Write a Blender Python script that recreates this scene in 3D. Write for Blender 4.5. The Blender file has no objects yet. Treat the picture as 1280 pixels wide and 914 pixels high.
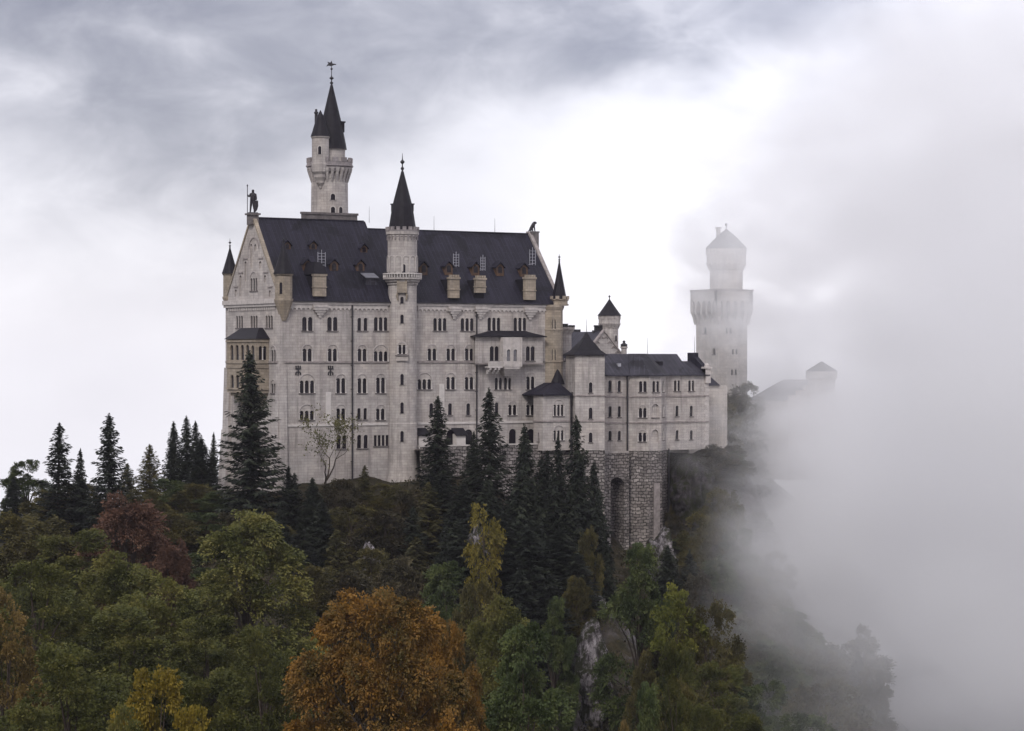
import bpy, bmesh, math, random
import numpy as np
from mathutils import Vector, Matrix
from mathutils.geometry import tessellate_polygon

# ------------------------------------------------------------------ camera, sky, sun, exposure
SC = bpy.context.scene
COL = SC.collection
F_PX, HZ, YAW, D1 = 3100.0, 447.0, math.radians(32.3), 408.0
FW = Vector((math.sin(YAW), math.cos(YAW), 0.0))
RT = Vector((math.cos(YAW), -math.sin(YAW), 0.0))
CAM = -(D1 * FW + (-290.0 / F_PX * D1) * RT)
CAM.z = 19.5

cd = bpy.data.cameras.new('camera')
cam = bpy.data.objects.new('camera', cd)
COL.objects.link(cam)
cam.location = CAM
cam.rotation_euler = (math.radians(90), 0, -YAW)
cd.sensor_width = 36.0
cd.lens = 36.0 * F_PX / 1280.0
cd.shift_y = -(457.0 - HZ) / 1280.0
cd.clip_start, cd.clip_end = 1.0, 20000.0
SC.camera = cam

SC.view_settings.view_transform = 'Standard'
SC.view_settings.look = 'None'
SC.view_settings.exposure = 0.38
SC.view_settings.gamma = 1.0
cy = SC.cycles
cy.max_bounces, cy.diffuse_bounces, cy.glossy_bounces = 22, 3, 2
cy.transmission_bounces, cy.transparent_max_bounces, cy.volume_bounces = 2, 6, 20
cy.volume_step_rate, cy.volume_max_steps = 0.45, 512
cy.use_denoising = True
cy.use_adaptive_sampling = True
cy.adaptive_threshold = 0.015
cy.sample_clamp_indirect = 6.0


class G:
    """small wrapper for node trees"""
    def __init__(s, nt): s.nt = nt
    def n(s, kind, **kw):
        o = s.nt.nodes.new(kind)
        for k, v in kw.items(): setattr(o, k, v)
        return o
    def l(s, a, b): s.nt.links.new(a, b)
    def m(s, op, a, b=None, c=None, clamp=False):
        o = s.n('ShaderNodeMath', operation=op, use_clamp=clamp)
        for i, v in enumerate((a, b, c)):
            if v is None: continue
            if isinstance(v, (int, float)): o.inputs[i].default_value = v
            else: s.l(v, o.inputs[i])
        return o.outputs[0]
    def vm(s, op, a, b=None, scale=None):
        o = s.n('ShaderNodeVectorMath', operation=op)
        for i, v in enumerate((a, b)):
            if v is None: continue
            if isinstance(v, (tuple, list, Vector)): o.inputs[i].default_value = tuple(v)
            else: s.l(v, o.inputs[i])
        if scale is not None: o.inputs['Scale'].default_value = scale
        return o.outputs['Value'] if op in ('DOT_PRODUCT', 'LENGTH', 'DISTANCE') else o.outputs[0]
    def mix(s, fac, a, b, mode='MIX'):
        o = s.n('ShaderNodeMix', data_type='RGBA', blend_type=mode)
        for i, v in ((0, fac), (6, a), (7, b)):
            if isinstance(v, (int, float)): o.inputs[i].default_value = v
            elif isinstance(v, (tuple, list)): o.inputs[i].default_value = (*v, 1.0)[:4]
            else: s.l(v, o.inputs[i])
        return o.outputs[2]
    def noise(s, vec, scale, detail=4.0, rough=0.55, col=False, dist=0.0):
        o = s.n('ShaderNodeTexNoise')
        o.inputs['Scale'].default_value = scale; o.inputs['Detail'].default_value = detail
        o.inputs['Roughness'].default_value = rough; o.inputs['Distortion'].default_value = dist
        if vec is not None: s.l(vec, o.inputs['Vector'])
        return o.outputs['Color' if col else 'Fac']
    def rng(s, v, a, b, c=0.0, d=1.0, smooth=False):
        o = s.n('ShaderNodeMapRange', interpolation_type='SMOOTHSTEP' if smooth else 'LINEAR')
        s.l(v, o.inputs['Value'])
        for k, x in zip(('From Min', 'From Max', 'To Min', 'To Max'), (a, b, c, d)): o.inputs[k].default_value = x
        return o.outputs['Result']
    def xyz(s, x, y, z):
        o = s.n('ShaderNodeCombineXYZ')
        for i, v in enumerate((x, y, z)):
            if isinstance(v, (int, float)): o.inputs[i].default_value = v
            else: s.l(v, o.inputs[i])
        return o.outputs[0]


SUN_EL, SUN_DIR = math.radians(42), Vector((-0.70, -0.62, 0.0)).normalized()
world = bpy.data.worlds.new('World')
SC.world = world
world.use_nodes = True
g = G(world.node_tree)
world.node_tree.nodes.clear()
d = g.n('ShaderNodeTexCoord').outputs['Generated']
sky = g.n('ShaderNodeTexSky', sky_type='NISHITA')
sky.sun_disc = False
sky.sun_elevation = SUN_EL
sky.sun_rotation = math.atan2(SUN_DIR.x, SUN_DIR.y)
ds = g.vm('DOT_PRODUCT', d, RT)
de = g.vm('DOT_PRODUCT', d, (0, 0, 1))
dt = g.vm('DOT_PRODUCT', d, FW)
cv = g.xyz(ds, dt, g.m('MULTIPLY', de, 1.7))
wn = g.n('ShaderNodeSeparateColor')
g.l(g.noise(cv, 9.0, 5.0, 0.55, col=True), wn.inputs[0])
uu = g.m('ADD', ds, g.m('MULTIPLY', g.m('SUBTRACT', wn.outputs[0], 0.5), 0.10))
ee = g.m('ADD', de, g.m('MULTIPLY', g.m('SUBTRACT', wn.outputs[1], 0.5), 0.085))
dark = None
for px, py, sx, sy, k in (
        (680, -25, 330, 75, .70), (40, 20, 300, 125, .72), (225, 185, 150, 62, .50), (450, 100, 210, 85, .46),
        (850, 66, 150, 58, .50), (960, 20, 120, 50, .25), (330, -150, 900, 130, .40), (90, 300, 260, 90, .10), (1180, -60, 260, 120, .10)):
    a = g.m('DIVIDE', g.m('SUBTRACT', uu, (px - 640) / F_PX), sx / F_PX)
    b = g.m('DIVIDE', g.m('SUBTRACT', ee, (HZ - py) / F_PX), sy / F_PX)
    q = g.m('MULTIPLY', g.m('EXPONENT', g.m('MULTIPLY', g.m('ADD', g.m('MULTIPLY', a, a), g.m('MULTIPLY', b, b)), -0.7)), k)
    dark = q if dark is None else g.m('ADD', dark, q)
fine = g.noise(cv, 22.0, 6.0, 0.55, dist=0.4)
dark = g.m('MULTIPLY', dark, g.rng(fine, 0.33, 0.67, 0.45, 1.35))
dark = g.m('SUBTRACT', 1.0, g.m('EXPONENT', g.m('MULTIPLY', dark, -1.45)))
mid = g.noise(cv, 5.0, 4.0, 0.5)
dark = g.m('ADD', dark, g.rng(mid, 0.40, 0.70, 0.0, 0.20), clamp=True)
cloud = g.mix(dark, (0.80, 0.785, 0.845), (0.20, 0.20, 0.258))
lift = g.m('MULTIPLY', g.rng(de, 0.17, 0.5, 1.0, 1.05, smooth=True), g.rng(de, -0.06, -0.28, 1.0, 0.12, smooth=True))   # shapes the skylight: raised a little overhead, dimmed below the horizon
back = g.m('MAXIMUM', g.rng(dt, 0.05, -0.5, 1.0, 0.58, smooth=True), g.rng(de, 0.28, 0.6, 0.0, 1.12, smooth=True))     # sky dimmed behind the camera to darken the walls, as a wooded mountain would
nish = g.vm('SCALE', sky.outputs[0], scale=0.10)
tot = g.mix(0.9, nish, cloud)
tot2 = g.n('ShaderNodeVectorMath', operation='SCALE')
# sky brightened on the right, added to light the fog from behind
a = g.m('DIVIDE', g.m('SUBTRACT', ds, 0.30), 0.19); b = g.m('DIVIDE', g.m('SUBTRACT', de, 0.05), 0.16)
glow = g.m('ADD', 1.0, g.m('MULTIPLY', g.m('EXPONENT', g.m('MULTIPLY', g.m('ADD', g.m('MULTIPLY', a, a), g.m('MULTIPLY', b, b)), -1.0)), g.rng(dt, 0.2, 0.7, 0.0, 1.5, smooth=True)))
g.l(tot, tot2.inputs[0]); g.l(g.m('MULTIPLY', g.m('MULTIPLY', lift, back), glow), tot2.inputs['Scale'])
bg = g.n('ShaderNodeBackground')
g.l(tot2.outputs[0], bg.inputs['Color'])
bg.inputs['Strength'].default_value = 1.0
wo = g.n('ShaderNodeOutputWorld')
g.l(bg.outputs[0], wo.inputs['Surface'])
world.cycles.sampling_method = 'MANUAL'
world.cycles.sample_map_resolution = 512

sl = bpy.data.lights.new('sun', 'SUN')
sl.energy, sl.angle, sl.color = 1.5, math.radians(14), (1.0, 0.95, 0.89)
sun = bpy.data.objects.new('sun', sl)
COL.objects.link(sun)
sv = Vector((SUN_DIR.x * math.cos(SUN_EL), SUN_DIR.y * math.cos(SUN_EL), math.sin(SUN_EL)))
sun.rotation_euler = sv.to_track_quat('Z', 'Y').to_euler()
sun.location = sv * 300

# ------------------------------------------------------------------ from photograph measurements to the planes things stand on
def ray(px, py): return FW + RT * ((px - 640) / F_PX) + Vector((0, 0, (HZ - py) / F_PX))
def onY(px, py, Y):
    dr = ray(px, py); return CAM + dr * ((Y - CAM.y) / dr.y)
def onX(px, py, X):
    dr = ray(px, py); return CAM + dr * ((X - CAM.x) / dr.x)
def onT(px, py, t): return CAM + ray(px, py) * t
def onPlane(px, py, p0, nrm):
    dr = ray(px, py); return CAM + dr * ((p0 - CAM).dot(nrm) / dr.dot(nrm))
def X_(px, Y): return onY(px, HZ, Y).x
def Z_(px, py, Y): return onY(px, py, Y).z

# ------------------------------------------------------------------ mesh helpers
class MB:
    def __init__(s): s.v, s.f, s.uv = [], [], {}
    def add(s, vs, fs, uvs=None):
        o = len(s.v)
        s.v.extend(tuple(p) for p in vs)
        for i, q in enumerate(fs):
            if uvs is not None: s.uv[len(s.f)] = uvs[i]
            s.f.append(tuple(o + k for k in q))
    def box(s, x0, x1, y0, y1, z0, z1, M=None):
        vs = [(x, y, z) for z in (z0, z1) for y in (y0, y1) for x in (x0, x1)]
        if M is not None: vs = [M @ Vector(p) for p in vs]
        s.add(vs, [(0, 2, 3, 1), (4, 5, 7, 6), (0, 1, 5, 4), (2, 6, 7, 3), (0, 4, 6, 2), (1, 3, 7, 5)])
    def loft(s, rings, cap0=True, cap1=True, closed=True):
        n = len(rings[0]); vs = [p for rg in rings for p in rg]; fs = []
        for k in range(len(rings) - 1):
            for i in range(n if closed else n - 1):
                j = (i + 1) % n
                fs.append((k * n + i, k * n + j, (k + 1) * n + j, (k + 1) * n + i))
        if cap0: fs.append(tuple(reversed(range(n))))
        if cap1: fs.append(tuple(range((len(rings) - 1) * n, len(rings) * n)))
        s.add(vs, fs)
    def prism(s, poly, z0, z1): s.loft([[(x, y, z0) for x, y in poly], [(x, y, z1) for x, y in poly]])
    def lathe(s, cx, cy_, prof, n=32, a0=0.0, arc=None, cap=True):
        full = arc is None
        m = n if full else n + 1
        A = [a0 + (2 * math.pi if full else arc) * i / n for i in range(m)]
        o = len(s.v); R = max(p[0] for p in prof)
        for r_, z_ in prof:
            for t in A: s.v.append((cx + max(r_, .001) * math.cos(t), cy_ + max(r_, .001) * math.sin(t), z_))
        for k in range(len(prof) - 1):
            for i in range(n if full else n):
                j = (i + 1) % m
                s.uv[len(s.f)] = [(A[i] * R, prof[k][1]), ((A[i] + 2 * math.pi / n) * R, prof[k][1]),
                                  ((A[i] + 2 * math.pi / n) * R, prof[k + 1][1]), (A[i] * R, prof[k + 1][1])]
                s.f.append((o + k * m + i, o + k * m + j, o + (k + 1) * m + j, o + (k + 1) * m + i))
        if cap:
            s.f.append(tuple(o + i for i in reversed(range(m))))
            s.f.append(tuple(o + (len(prof) - 1) * m + i for i in range(m)))
    def tube(s, p0, p1, r0, r1=None, n=6):
        p0, p1 = Vector(p0), Vector(p1); r1 = r0 if r1 is None else r1
        ax = (p1 - p0).normalized()
        e1 = ax.orthogonal().normalized(); e2 = ax.cross(e1)
        rg = [[p + (e1 * math.cos(2 * math.pi * i / n) + e2 * math.sin(2 * math.pi * i / n)) * r for i in range(n)] for p, r in ((p0, r0), (p1, r1))]
        s.loft(rg)
    def sphere(s, c, r, n=10, sz=1.0):
        k = n // 2
        s.lathe(c[0], c[1], [(r * math.sin(math.pi * i / k), c[2] - r * sz * math.cos(math.pi * i / k)) for i in range(k + 1)], n, cap=False)
    def panel(s, O, U, N, outline, holes, depth, edge=True):
        """flat wall skin with openings: front face, reveals and outer edge; O + u*U + v*Z"""
        Zv = Vector((0, 0, 1)); loops = [outline] + holes
        flat = [p for lp in loops for p in lp]
        tris = tessellate_polygon([[Vector((u, v, 0)) for u, v in lp] for lp in loops])
        o = len(s.v)
        for u, v in flat: s.v.append(tuple(O + U * u + Zv * v))
        for t in tris:
            a, b, c = (flat[i] for i in t)
            ar = (b[0] - a[0]) * (c[1] - a[1]) - (b[1] - a[1]) * (c[0] - a[0])
            if abs(ar) < 1e-7: continue
            q = t if ar > 0 else t[::-1]
            s.f.append(tuple(o + i for i in q))
        k = 0
        for li, lp in enumerate(loops):
            n = len(lp); ib = len(s.v)
            if li == 0 and not edge: k += n; continue
            for u, v in lp: s.v.append(tuple(O + U * u + Zv * v - N * depth))
            area = sum(lp[i][0] * lp[(i + 1) % n][1] - lp[(i + 1) % n][0] * lp[i][1] for i in range(n))
            for i in range(n):
                j = (i + 1) % n
                q = (o + k + i, o + k + j, ib + j, ib + i)
                flip = (area > 0) == (li == 0)
                s.f.append(q[::-1] if flip else q)
            k += n
    def mesh(s, name, mat, origin=(0, 0, 0), smooth=False, recalc=False):
        me = bpy.data.meshes.new(name)
        ox, oy, oz = origin
        me.from_pydata([(x - ox, y - oy, z - oz) for x, y, z in s.v], [], s.f)
        uvl = me.uv_layers.new(name='UVMap')
        co = np.empty(len(me.vertices) * 3); me.vertices.foreach_get('co', co); co = co.reshape(-1, 3) + np.array(origin)
        arr = np.zeros((len(me.loops), 2))
        for p in me.polygons:
            ex = s.uv.get(p.index)
            if ex is not None and len(ex) == p.loop_total:
                arr[p.loop_start:p.loop_start + p.loop_total] = ex; continue
            nx, ny, nz = p.normal
            for li in range(p.loop_start, p.loop_start + p.loop_total):
                x, y, z = co[me.loops[li].vertex_index]
                h = math.hypot(nx, ny)
                if h < 0.05: arr[li] = (x, y)
                else:
                    tx, ty = -ny / h, nx / h
                    bz = h; bx, by = -nx / h * nz, -ny / h * nz
                    arr[li] = (x * tx + y * ty, x * bx + y * by + z * bz)
        uvl.data.foreach_set('uv', arr.ravel())
        me.materials.append(mat)
        if smooth: me.polygons.foreach_set('use_smooth', [True] * len(me.polygons))
        me.update()
        return me


def thing(name, label, cat, loc=(0, 0, 0), rz=0.0, group=None):
    o = bpy.data.objects.new(name, None)
    COL.objects.link(o)
    o.empty_display_size = 0.5
    o.location = loc; o.rotation_euler = (0, 0, rz)
    o['label'] = label; o['category'] = cat
    if group: o['group'] = group
    return o
def root_loc(o):
    p = Vector((0, 0, 0))
    while o is not None: p += o.location; o = o.parent
    return p
def part(name, mb, mat, parent, smooth=False, label=None):
    """mesh given in world coordinates, hung under its thing or part"""
    me = mb.mesh(name, mat, tuple(root_loc(parent)), smooth)
    o = bpy.data.objects.new(name, me)
    COL.objects.link(o); o.parent = parent
    if label: o['label'] = label
    return o
def inst(name, me, parent, loc=(0, 0, 0), rz=0.0):
    o = bpy.data.objects.new(name, me)
    COL.objects.link(o); o.parent = parent; o.location = loc; o.rotation_euler = (0, 0, rz)
    return o
def single(name, mb, mat, label, cat, group=None, kind=None, smooth=False, loc=(0, 0, 0)):
    o = bpy.data.objects.new(name, mb.mesh(name, mat, loc, smooth))
    o.location = loc
    COL.objects.link(o)
    if label: o['label'] = label
    if cat: o['category'] = cat
    if group: o['group'] = group
    if kind: o['kind'] = kind
    return o

# ------------------------------------------------------------------ materials
def mat_new(name):
    m = bpy.data.materials.new(name); m.use_nodes = True
    g = G(m.node_tree); b = m.node_tree.nodes['Principled BSDF']
    return m, g, b
def plain(name, col, rough=0.7, spec=0.3, metal=0.0, var=0.15, scale=1.5):
    m, g, b = mat_new(name)
    tc = g.n('ShaderNodeTexCoord').outputs['Object']
    k = g.rng(g.noise(tc, scale, 5), 0.3, 0.7, 1 - var, 1 + var)
    g.l(g.mix(1.0, col, g.xyz(k, k, k), 'MULTIPLY'), b.inputs['Base Color'])
    b.inputs['Roughness'].default_value = rough; b.inputs['Specular IOR Level'].default_value = spec
    b.inputs['Metallic'].default_value = metal
    return m
def masonry(name, c1, c2, mort, bw, bh, msz=0.02, stain=0.35, bump=0.25, mottled=0.25, irregular=False, streak_c=(0.17, 0.15, 0.15)):
    m, g, b = mat_new(name)
    tc = g.n('ShaderNodeTexCoord')
    geo = g.n('ShaderNodeNewGeometry')
    pos = geo.outputs['Position']
    uv = tc.outputs['UV']
    if irregular:
        w = g.noise(pos, 0.8, 4, col=True)
        uv = g.vm('ADD', uv, g.vm('SCALE', g.vm('SUBTRACT', w, (0.5, 0.5, 0.5)), scale=0.95))
    br = g.n('ShaderNodeTexBrick')
    g.l(uv, br.inputs['Vector'])
    br.inputs['Color1'].default_value = (*c1, 1); br.inputs['Color2'].default_value = (*c2, 1); br.inputs['Mortar'].default_value = (*mort, 1)
    br.inputs['Scale'].default_value = 1.0; br.inputs['Mortar Size'].default_value = msz; br.inputs['Mortar Smooth'].default_value = 0.3
    br.inputs['Brick Width'].default_value = bw; br.inputs['Row Height'].default_value = bh; br.inputs['Bias'].default_value = 0.0
    col = br.outputs['Color']
    k = g.rng(g.noise(pos, 0.35, 6, 0.65), 0.3, 0.7, 1 - mottled, 1 + mottled * 0.6)
    col = g.mix(1.0, col, g.xyz(k, k, k), 'MULTIPLY')
    warm = g.rng(g.noise(pos, 0.13, 3), 0.42, 0.68, 0, 0.35)
    col = g.mix(warm, col, g.mix(1.0, col, (1.06, 0.97, 0.86), 'MULTIPLY'))
    sp = g.n('ShaderNodeSeparateXYZ'); g.l(pos, sp.inputs[0])
    sv_ = g.xyz(g.m('MULTIPLY', sp.outputs[0], 1.1), g.m('MULTIPLY', sp.outputs[1], 1.1), g.m('MULTIPLY', sp.outputs[2], 0.10))
    st = g.rng(g.noise(sv_, 1.0, 5, 0.62), 0.47, 0.72, 0.0, stain)
    big = g.rng(g.noise(pos, 0.09, 2), 0.35, 0.6, 0.35, 1.0)
    col = g.mix(g.m('MULTIPLY', st, big), col, streak_c)
    s2 = g.xyz(g.m('MULTIPLY', sp.outputs[0], 2.6), g.m('MULTIPLY', sp.outputs[1], 2.6), g.m('MULTIPLY', sp.outputs[2], 0.16))
    col = g.mix(g.rng(g.noise(s2, 1.0, 6, 0.65), 0.54, 0.74, 0.0, stain * 0.75), col, streak_c)
    g.l(col, b.inputs['Base Color'])
    b.inputs['Roughness'].default_value = 0.85; b.inputs['Specular IOR Level'].default_value = 0.2
    bp = g.n('ShaderNodeBump'); bp.inputs['Strength'].default_value = bump; bp.inputs['Distance'].default_value = 0.08
    h = g.m('ADD', g.m('MULTIPLY', br.outputs['Fac'], -1.0), g.noise(pos, 3.0, 4))
    g.l(h, bp.inputs['Height']); g.l(bp.outputs[0], b.inputs['Normal'])
    return m
def seamed_roof(name, col, pitch=0.75):
    m, g, b = mat_new(name)
    tc = g.n('ShaderNodeTexCoord'); pos = g.n('ShaderNodeNewGeometry').outputs['Position']
    br = g.n('ShaderNodeTexBrick')
    rot = g.n('ShaderNodeMapping'); rot.inputs['Rotation'].default_value = (0, 0, math.radians(90))
    g.l(tc.outputs['UV'], rot.inputs[0]); g.l(rot.outputs[0], br.inputs['Vector'])
    br.inputs['Brick Width'].default_value = 3.4; br.inputs['Row Height'].default_value = pitch; br.inputs['Scale'].default_value = 1
    br.inputs['Mortar Size'].default_value = 0.05; br.inputs['Mortar Smooth'].default_value = 0.4
    br.inputs['Color1'].default_value = (*[c * 1.18 for c in col], 1); br.inputs['Color2'].default_value = (*[c * 0.82 for c in col], 1)
    br.inputs['Mortar'].default_value = (*[c * 1.9 for c in col], 1)
    k = g.rng(g.noise(pos, 0.4, 6, 0.65), 0.3, 0.7, 0.72, 1.3)
    c = g.mix(1.0, br.outputs['Color'], g.xyz(k, k, k), 'MULTIPLY')
    sp = g.n('ShaderNodeSeparateXYZ'); g.l(tc.outputs['UV'], sp.inputs[0])
    stv = g.xyz(g.m('MULTIPLY', sp.outputs[0], 1.6), g.m('MULTIPLY', sp.outputs[1], 0.09), 0.0)
    c = g.mix(g.rng(g.noise(stv, 1.0, 5, 0.6), 0.50, 0.72, 0, 0.6), c, tuple(x * 2.5 for x in col))
    c = g.mix(g.rng(g.noise(pos, 0.16, 5, 0.6, dist=0.6), 0.56, 0.62, 0, 0.75), c, tuple(x * 0.35 for x in col))
    g.l(c, b.inputs['Base Color'])
    b.inputs['Roughness'].default_value = 0.6; b.inputs['Specular IOR Level'].default_value = 0.16
    bp = g.n('ShaderNodeBump'); bp.inputs['Strength'].default_value = 0.6; bp.inputs['Distance'].default_value = 0.1
    g.l(br.outputs['Fac'], bp.inputs['Height']); g.l(bp.outputs[0], b.inputs['Normal'])
    return m

M_STONE = masonry('pale_ashlar', (0.46, 0.424, 0.404), (0.37, 0.341, 0.33), (0.29, 0.266, 0.268), 1.15, 0.46, 0.026, 0.8, mottled=0.24)
M_STONE2 = masonry('weathered_ashlar', (0.47, 0.435, 0.42), (0.39, 0.36, 0.35), (0.30, 0.275, 0.275), 1.1, 0.46, 0.028, 0.65, mottled=0.35)
M_HAZED = masonry('old_ashlar', (0.52, 0.48, 0.45), (0.45, 0.42, 0.40), (0.36, 0.33, 0.32), 1.3, 0.6, 0.03, 0.5)  # paler stone for the far buildings, fog haze put into the colour
M_DARKST = masonry('sooty_ashlar', (0.30, 0.27, 0.275), (0.23, 0.21, 0.215), (0.17, 0.155, 0.16), 0.9, 0.45, 0.03, 0.6, mottled=0.4)
M_TAN = masonry('tan_sandstone', (0.34, 0.29, 0.235), (0.26, 0.22, 0.175), (0.19, 0.16, 0.13), 0.9, 0.45, 0.02, 0.45)
M_RUBBLE = masonry('rusticated_stone', (0.33, 0.30, 0.29), (0.15, 0.135, 0.13), (0.045, 0.04, 0.04), 0.95, 0.55, 0.085, 0.6, 1.0, 0.55, True)
M_ARCH = plain('arch_moulding', (0.36, 0.328, 0.32), 0.85, 0.2, var=0.2)  # darker than the trim: the arches' thin shadow outline is put into the colour
M_TRIM = plain('pale_trim', (0.43, 0.395, 0.38), 0.8, 0.2, var=0.18)
M_SILL = plain('dark_sill', (0.13, 0.115, 0.115), 0.85, 0.2, var=0.3)
M_BAND = plain('weathered_band', (0.25, 0.22, 0.215), 0.85, 0.2, var=0.3)
M_ROOF = seamed_roof('dark_sheet_roof', (0.0115, 0.0103, 0.0175))
M_ROOF2 = seamed_roof('grey_sheet_roof', (0.027, 0.0255, 0.034), 0.9)
M_CONE = plain('dark_slate', (0.011, 0.0095, 0.0135), 0.6, 0.15, var=0.35, scale=1.2)
M_PANE = plain('dark_glass', (0.012, 0.009, 0.014), 0.2, 0.25, var=0.2)
M_PALEPANE = plain('pale_glass', (0.16, 0.155, 0.17), 0.25, 0.4, var=0.3)
M_METAL = plain('dark_metal', (0.022, 0.02, 0.024), 0.55, 0.3, var=0.3)
M_LADDER = plain('galvanised_metal', (0.32, 0.32, 0.36), 0.5, 0.4, var=0.2)
M_LID = plain('grey_lid', (0.12, 0.12, 0.14), 0.5, 0.3, var=0.2)
M_BRONZE = plain('dark_bronze', (0.020, 0.017, 0.022), 0.6, 0.25, var=0.4, scale=4)
M_WOOD = plain('brown_boards', (0.085, 0.05, 0.032), 0.8, 0.2, var=0.3)
M_CREAM = plain('pale_paint', (0.51, 0.475, 0.46), 0.7, 0.25, var=0.12)
# ------------------------------------------------------------------ windows and facades
def arch_pts(uc, w, v0, vs, n=8, pointed=False):
    """opening outline, counter-clockwise: sill, up the right side, round the head, down the left"""
    r = w / 2
    pts = [(uc - r, v0), (uc + r, v0)]
    for i in range(n + 1):
        t = math.pi * i / n
        k = 1.5 if pointed else 1.0
        pts.append((uc + r * math.cos(t), vs + r * k * math.sin(t)))
    return pts
WCACHE = {}
def ring_mb(mb, uc, vs, r0, r1, y0, y1, n=12, a0=0.0, a1=math.pi):
    for i in range(n):
        t0, t1 = a0 + (a1 - a0) * i / n, a0 + (a1 - a0) * (i + 1) / n
        q = [(uc + r * math.cos(t), vs + r * math.sin(t)) for r, t in ((r0, t0), (r1, t0), (r1, t1), (r0, t1))]
        mb.loft([[(u, y1, v) for u, v in q], [(u, y0, v) for u, v in q]])
def arch_strip(mb, uc, v0, vs, r0, r1, y0, y1, n=12):
    """one continuous moulding: up the left leg, round the head, down the right leg"""
    path = ([(uc - r1, v0, uc - r0, v0)] if v0 < vs else []) + [(uc + r1 * math.cos(t), vs + r1 * math.sin(t), uc + r0 * math.cos(t), vs + r0 * math.sin(t)) for t in (math.pi - math.pi * i / n for i in range(n + 1))] + ([(uc + r1, v0, uc + r0, v0)] if v0 < vs else [])
    mb.loft([[(a, y0, b), (c, y0, d_), (c, y1, d_), (a, y1, b)] for a, b, c, d_ in path])
class Facade:
    """a flat wall seen from outside: O origin, U rightward, N outward"""
    def __init__(s, O, U, thick=0.55):
        s.O, s.U = Vector(O), Vector(U).normalized()
        s.N = Vector((s.U.y, -s.U.x, 0)); s.th = thick
        s.holes, s.wins, s.extra = [], [], []
        s.rz = math.atan2(s.U.y, s.U.x)
    def at(s, u, v, w=0.0): return s.O + s.U * u + s.N * w + Vector((0, 0, v))
    def uv_px(s, px, py):
        p = onPlane(px, py, s.O, s.N); return (p - s.O).dot(s.U), p.z - s.O.z
    def win(s, px, py0, py1, n=2, lw=0.62, gap=0.26, over=False, sill=True, cols=True, square=False, mat=None, blind=False, pane=None, h=None):
        uc, v1 = s.uv_px(px, py0); _, v0 = s.uv_px(px, py1)
        if h: v0 = v1 - h
        s.win_uv(uc, v0, v1, n, lw, gap, over, sill, cols, square, blind, pane)
    def win_uv(s, uc, v0, v1, n=2, lw=0.62, gap=0.26, over=False, sill=True, cols=True, square=False, blind=False, pane=None):
        H = round((v1 - v0) / 0.12) * 0.12
        tw = n * lw + (n - 1) * gap
        vl = H - (0.42 * tw if over else 0.0)
        for i in range(n):
            cu = uc - tw / 2 + lw / 2 + i * (lw + gap)
            if square: s.holes.append([(cu - lw / 2, v0), (cu + lw / 2, v0), (cu + lw / 2, v0 + vl), (cu - lw / 2, v0 + vl)])
            else: s.holes.append(arch_pts(cu, lw, v0, v0 + vl - lw / 2))
        s.wins.append((uc, v0, H, vl, n, lw, gap, tw, over, sill, cols and n > 1, square, blind, pane))
    def build_windows(s, parent, trim=None, wallmat=None):
        trim = trim or M_TRIM
        for uc, v0, H, vl, n, lw, gap, tw, over, sill, cols, square, blind, pane in s.wins:
            key = (round(H, 2), n, lw, gap, over, sill, cols, square, blind, trim.name, pane.name if pane else '')
            if key not in WCACHE:
                pm = MB(); pm.box(-tw / 2 - .1, tw / 2 + .1, .19, .23, -.1, vl + .1)
                sm = rm = cm = None
                if sill:
                    sm = MB(); sm.box(-tw / 2 - .16, tw / 2 + .16, -.14, .1, -.17, -.002); sm = sm.mesh('sill', M_SILL)
                if over:
                    R = tw / 2 + .10; rm = MB(); arch_strip(rm, 0, 0.0, H - R - .13, R, R + .14, -.10, .02); rm = rm.mesh('surround', M_ARCH if trim is M_TRIM else trim)
                elif n == 1 and not square:
                    rm = MB(); arch_strip(rm, 0, vl * .35, vl - lw / 2, lw / 2 + .003, lw / 2 + .12, -.05, .02); rm = rm.mesh('surround', M_ARCH if trim is M_TRIM else trim)
                if cols:
                    cm = MB(); hc = vl - lw / 2
                    cm.lathe(0, -0.02, [(.15, 0.0), (.15, .1), (.085, .16), (.085, hc - .28), (.16, hc - .06), (.16, hc)], 8); cm = cm.mesh('column', M_CREAM)
                WCACHE[key] = (pm.mesh('window', (wallmat or M_STONE) if blind else pane or M_PANE), sm, rm, cm)
            pm, sm, rm, cm = WCACHE[key]
            p = s.at(uc, v0) - root_loc(parent)
            w = inst('niche' if blind else 'window', pm, parent, p, s.rz)
            if sm: inst('sill', sm, w)
            if rm: inst('surround', rm, w)
            if cm:
                for i in range(n - 1): inst('column', cm, w, (-tw / 2 + lw + gap / 2 + i * (lw + gap), 0, 0))
                if over:
                    for sg in (-1, 1): inst('column', cm, w, (sg * (tw / 2 + .06), 0, 0))
    def wall(s, mb, outline): mb.panel(s.O, s.U, s.N, outline, s.holes, s.th if s.th > 2 else min(s.th, .5), False)
    def band(s, mb, u0, u1, v0, v1, proud, back=0.05):
        a, b = s.at(u0, v0, proud), s.at(u1, v0, proud)
        c, d_ = s.at(u1, v0, -back), s.at(u0, v0, -back)
        up = Vector((0, 0, v1 - v0))
        mb.loft([[a, b, c, d_], [a + up, b + up, c + up, d_ + up]])
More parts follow.
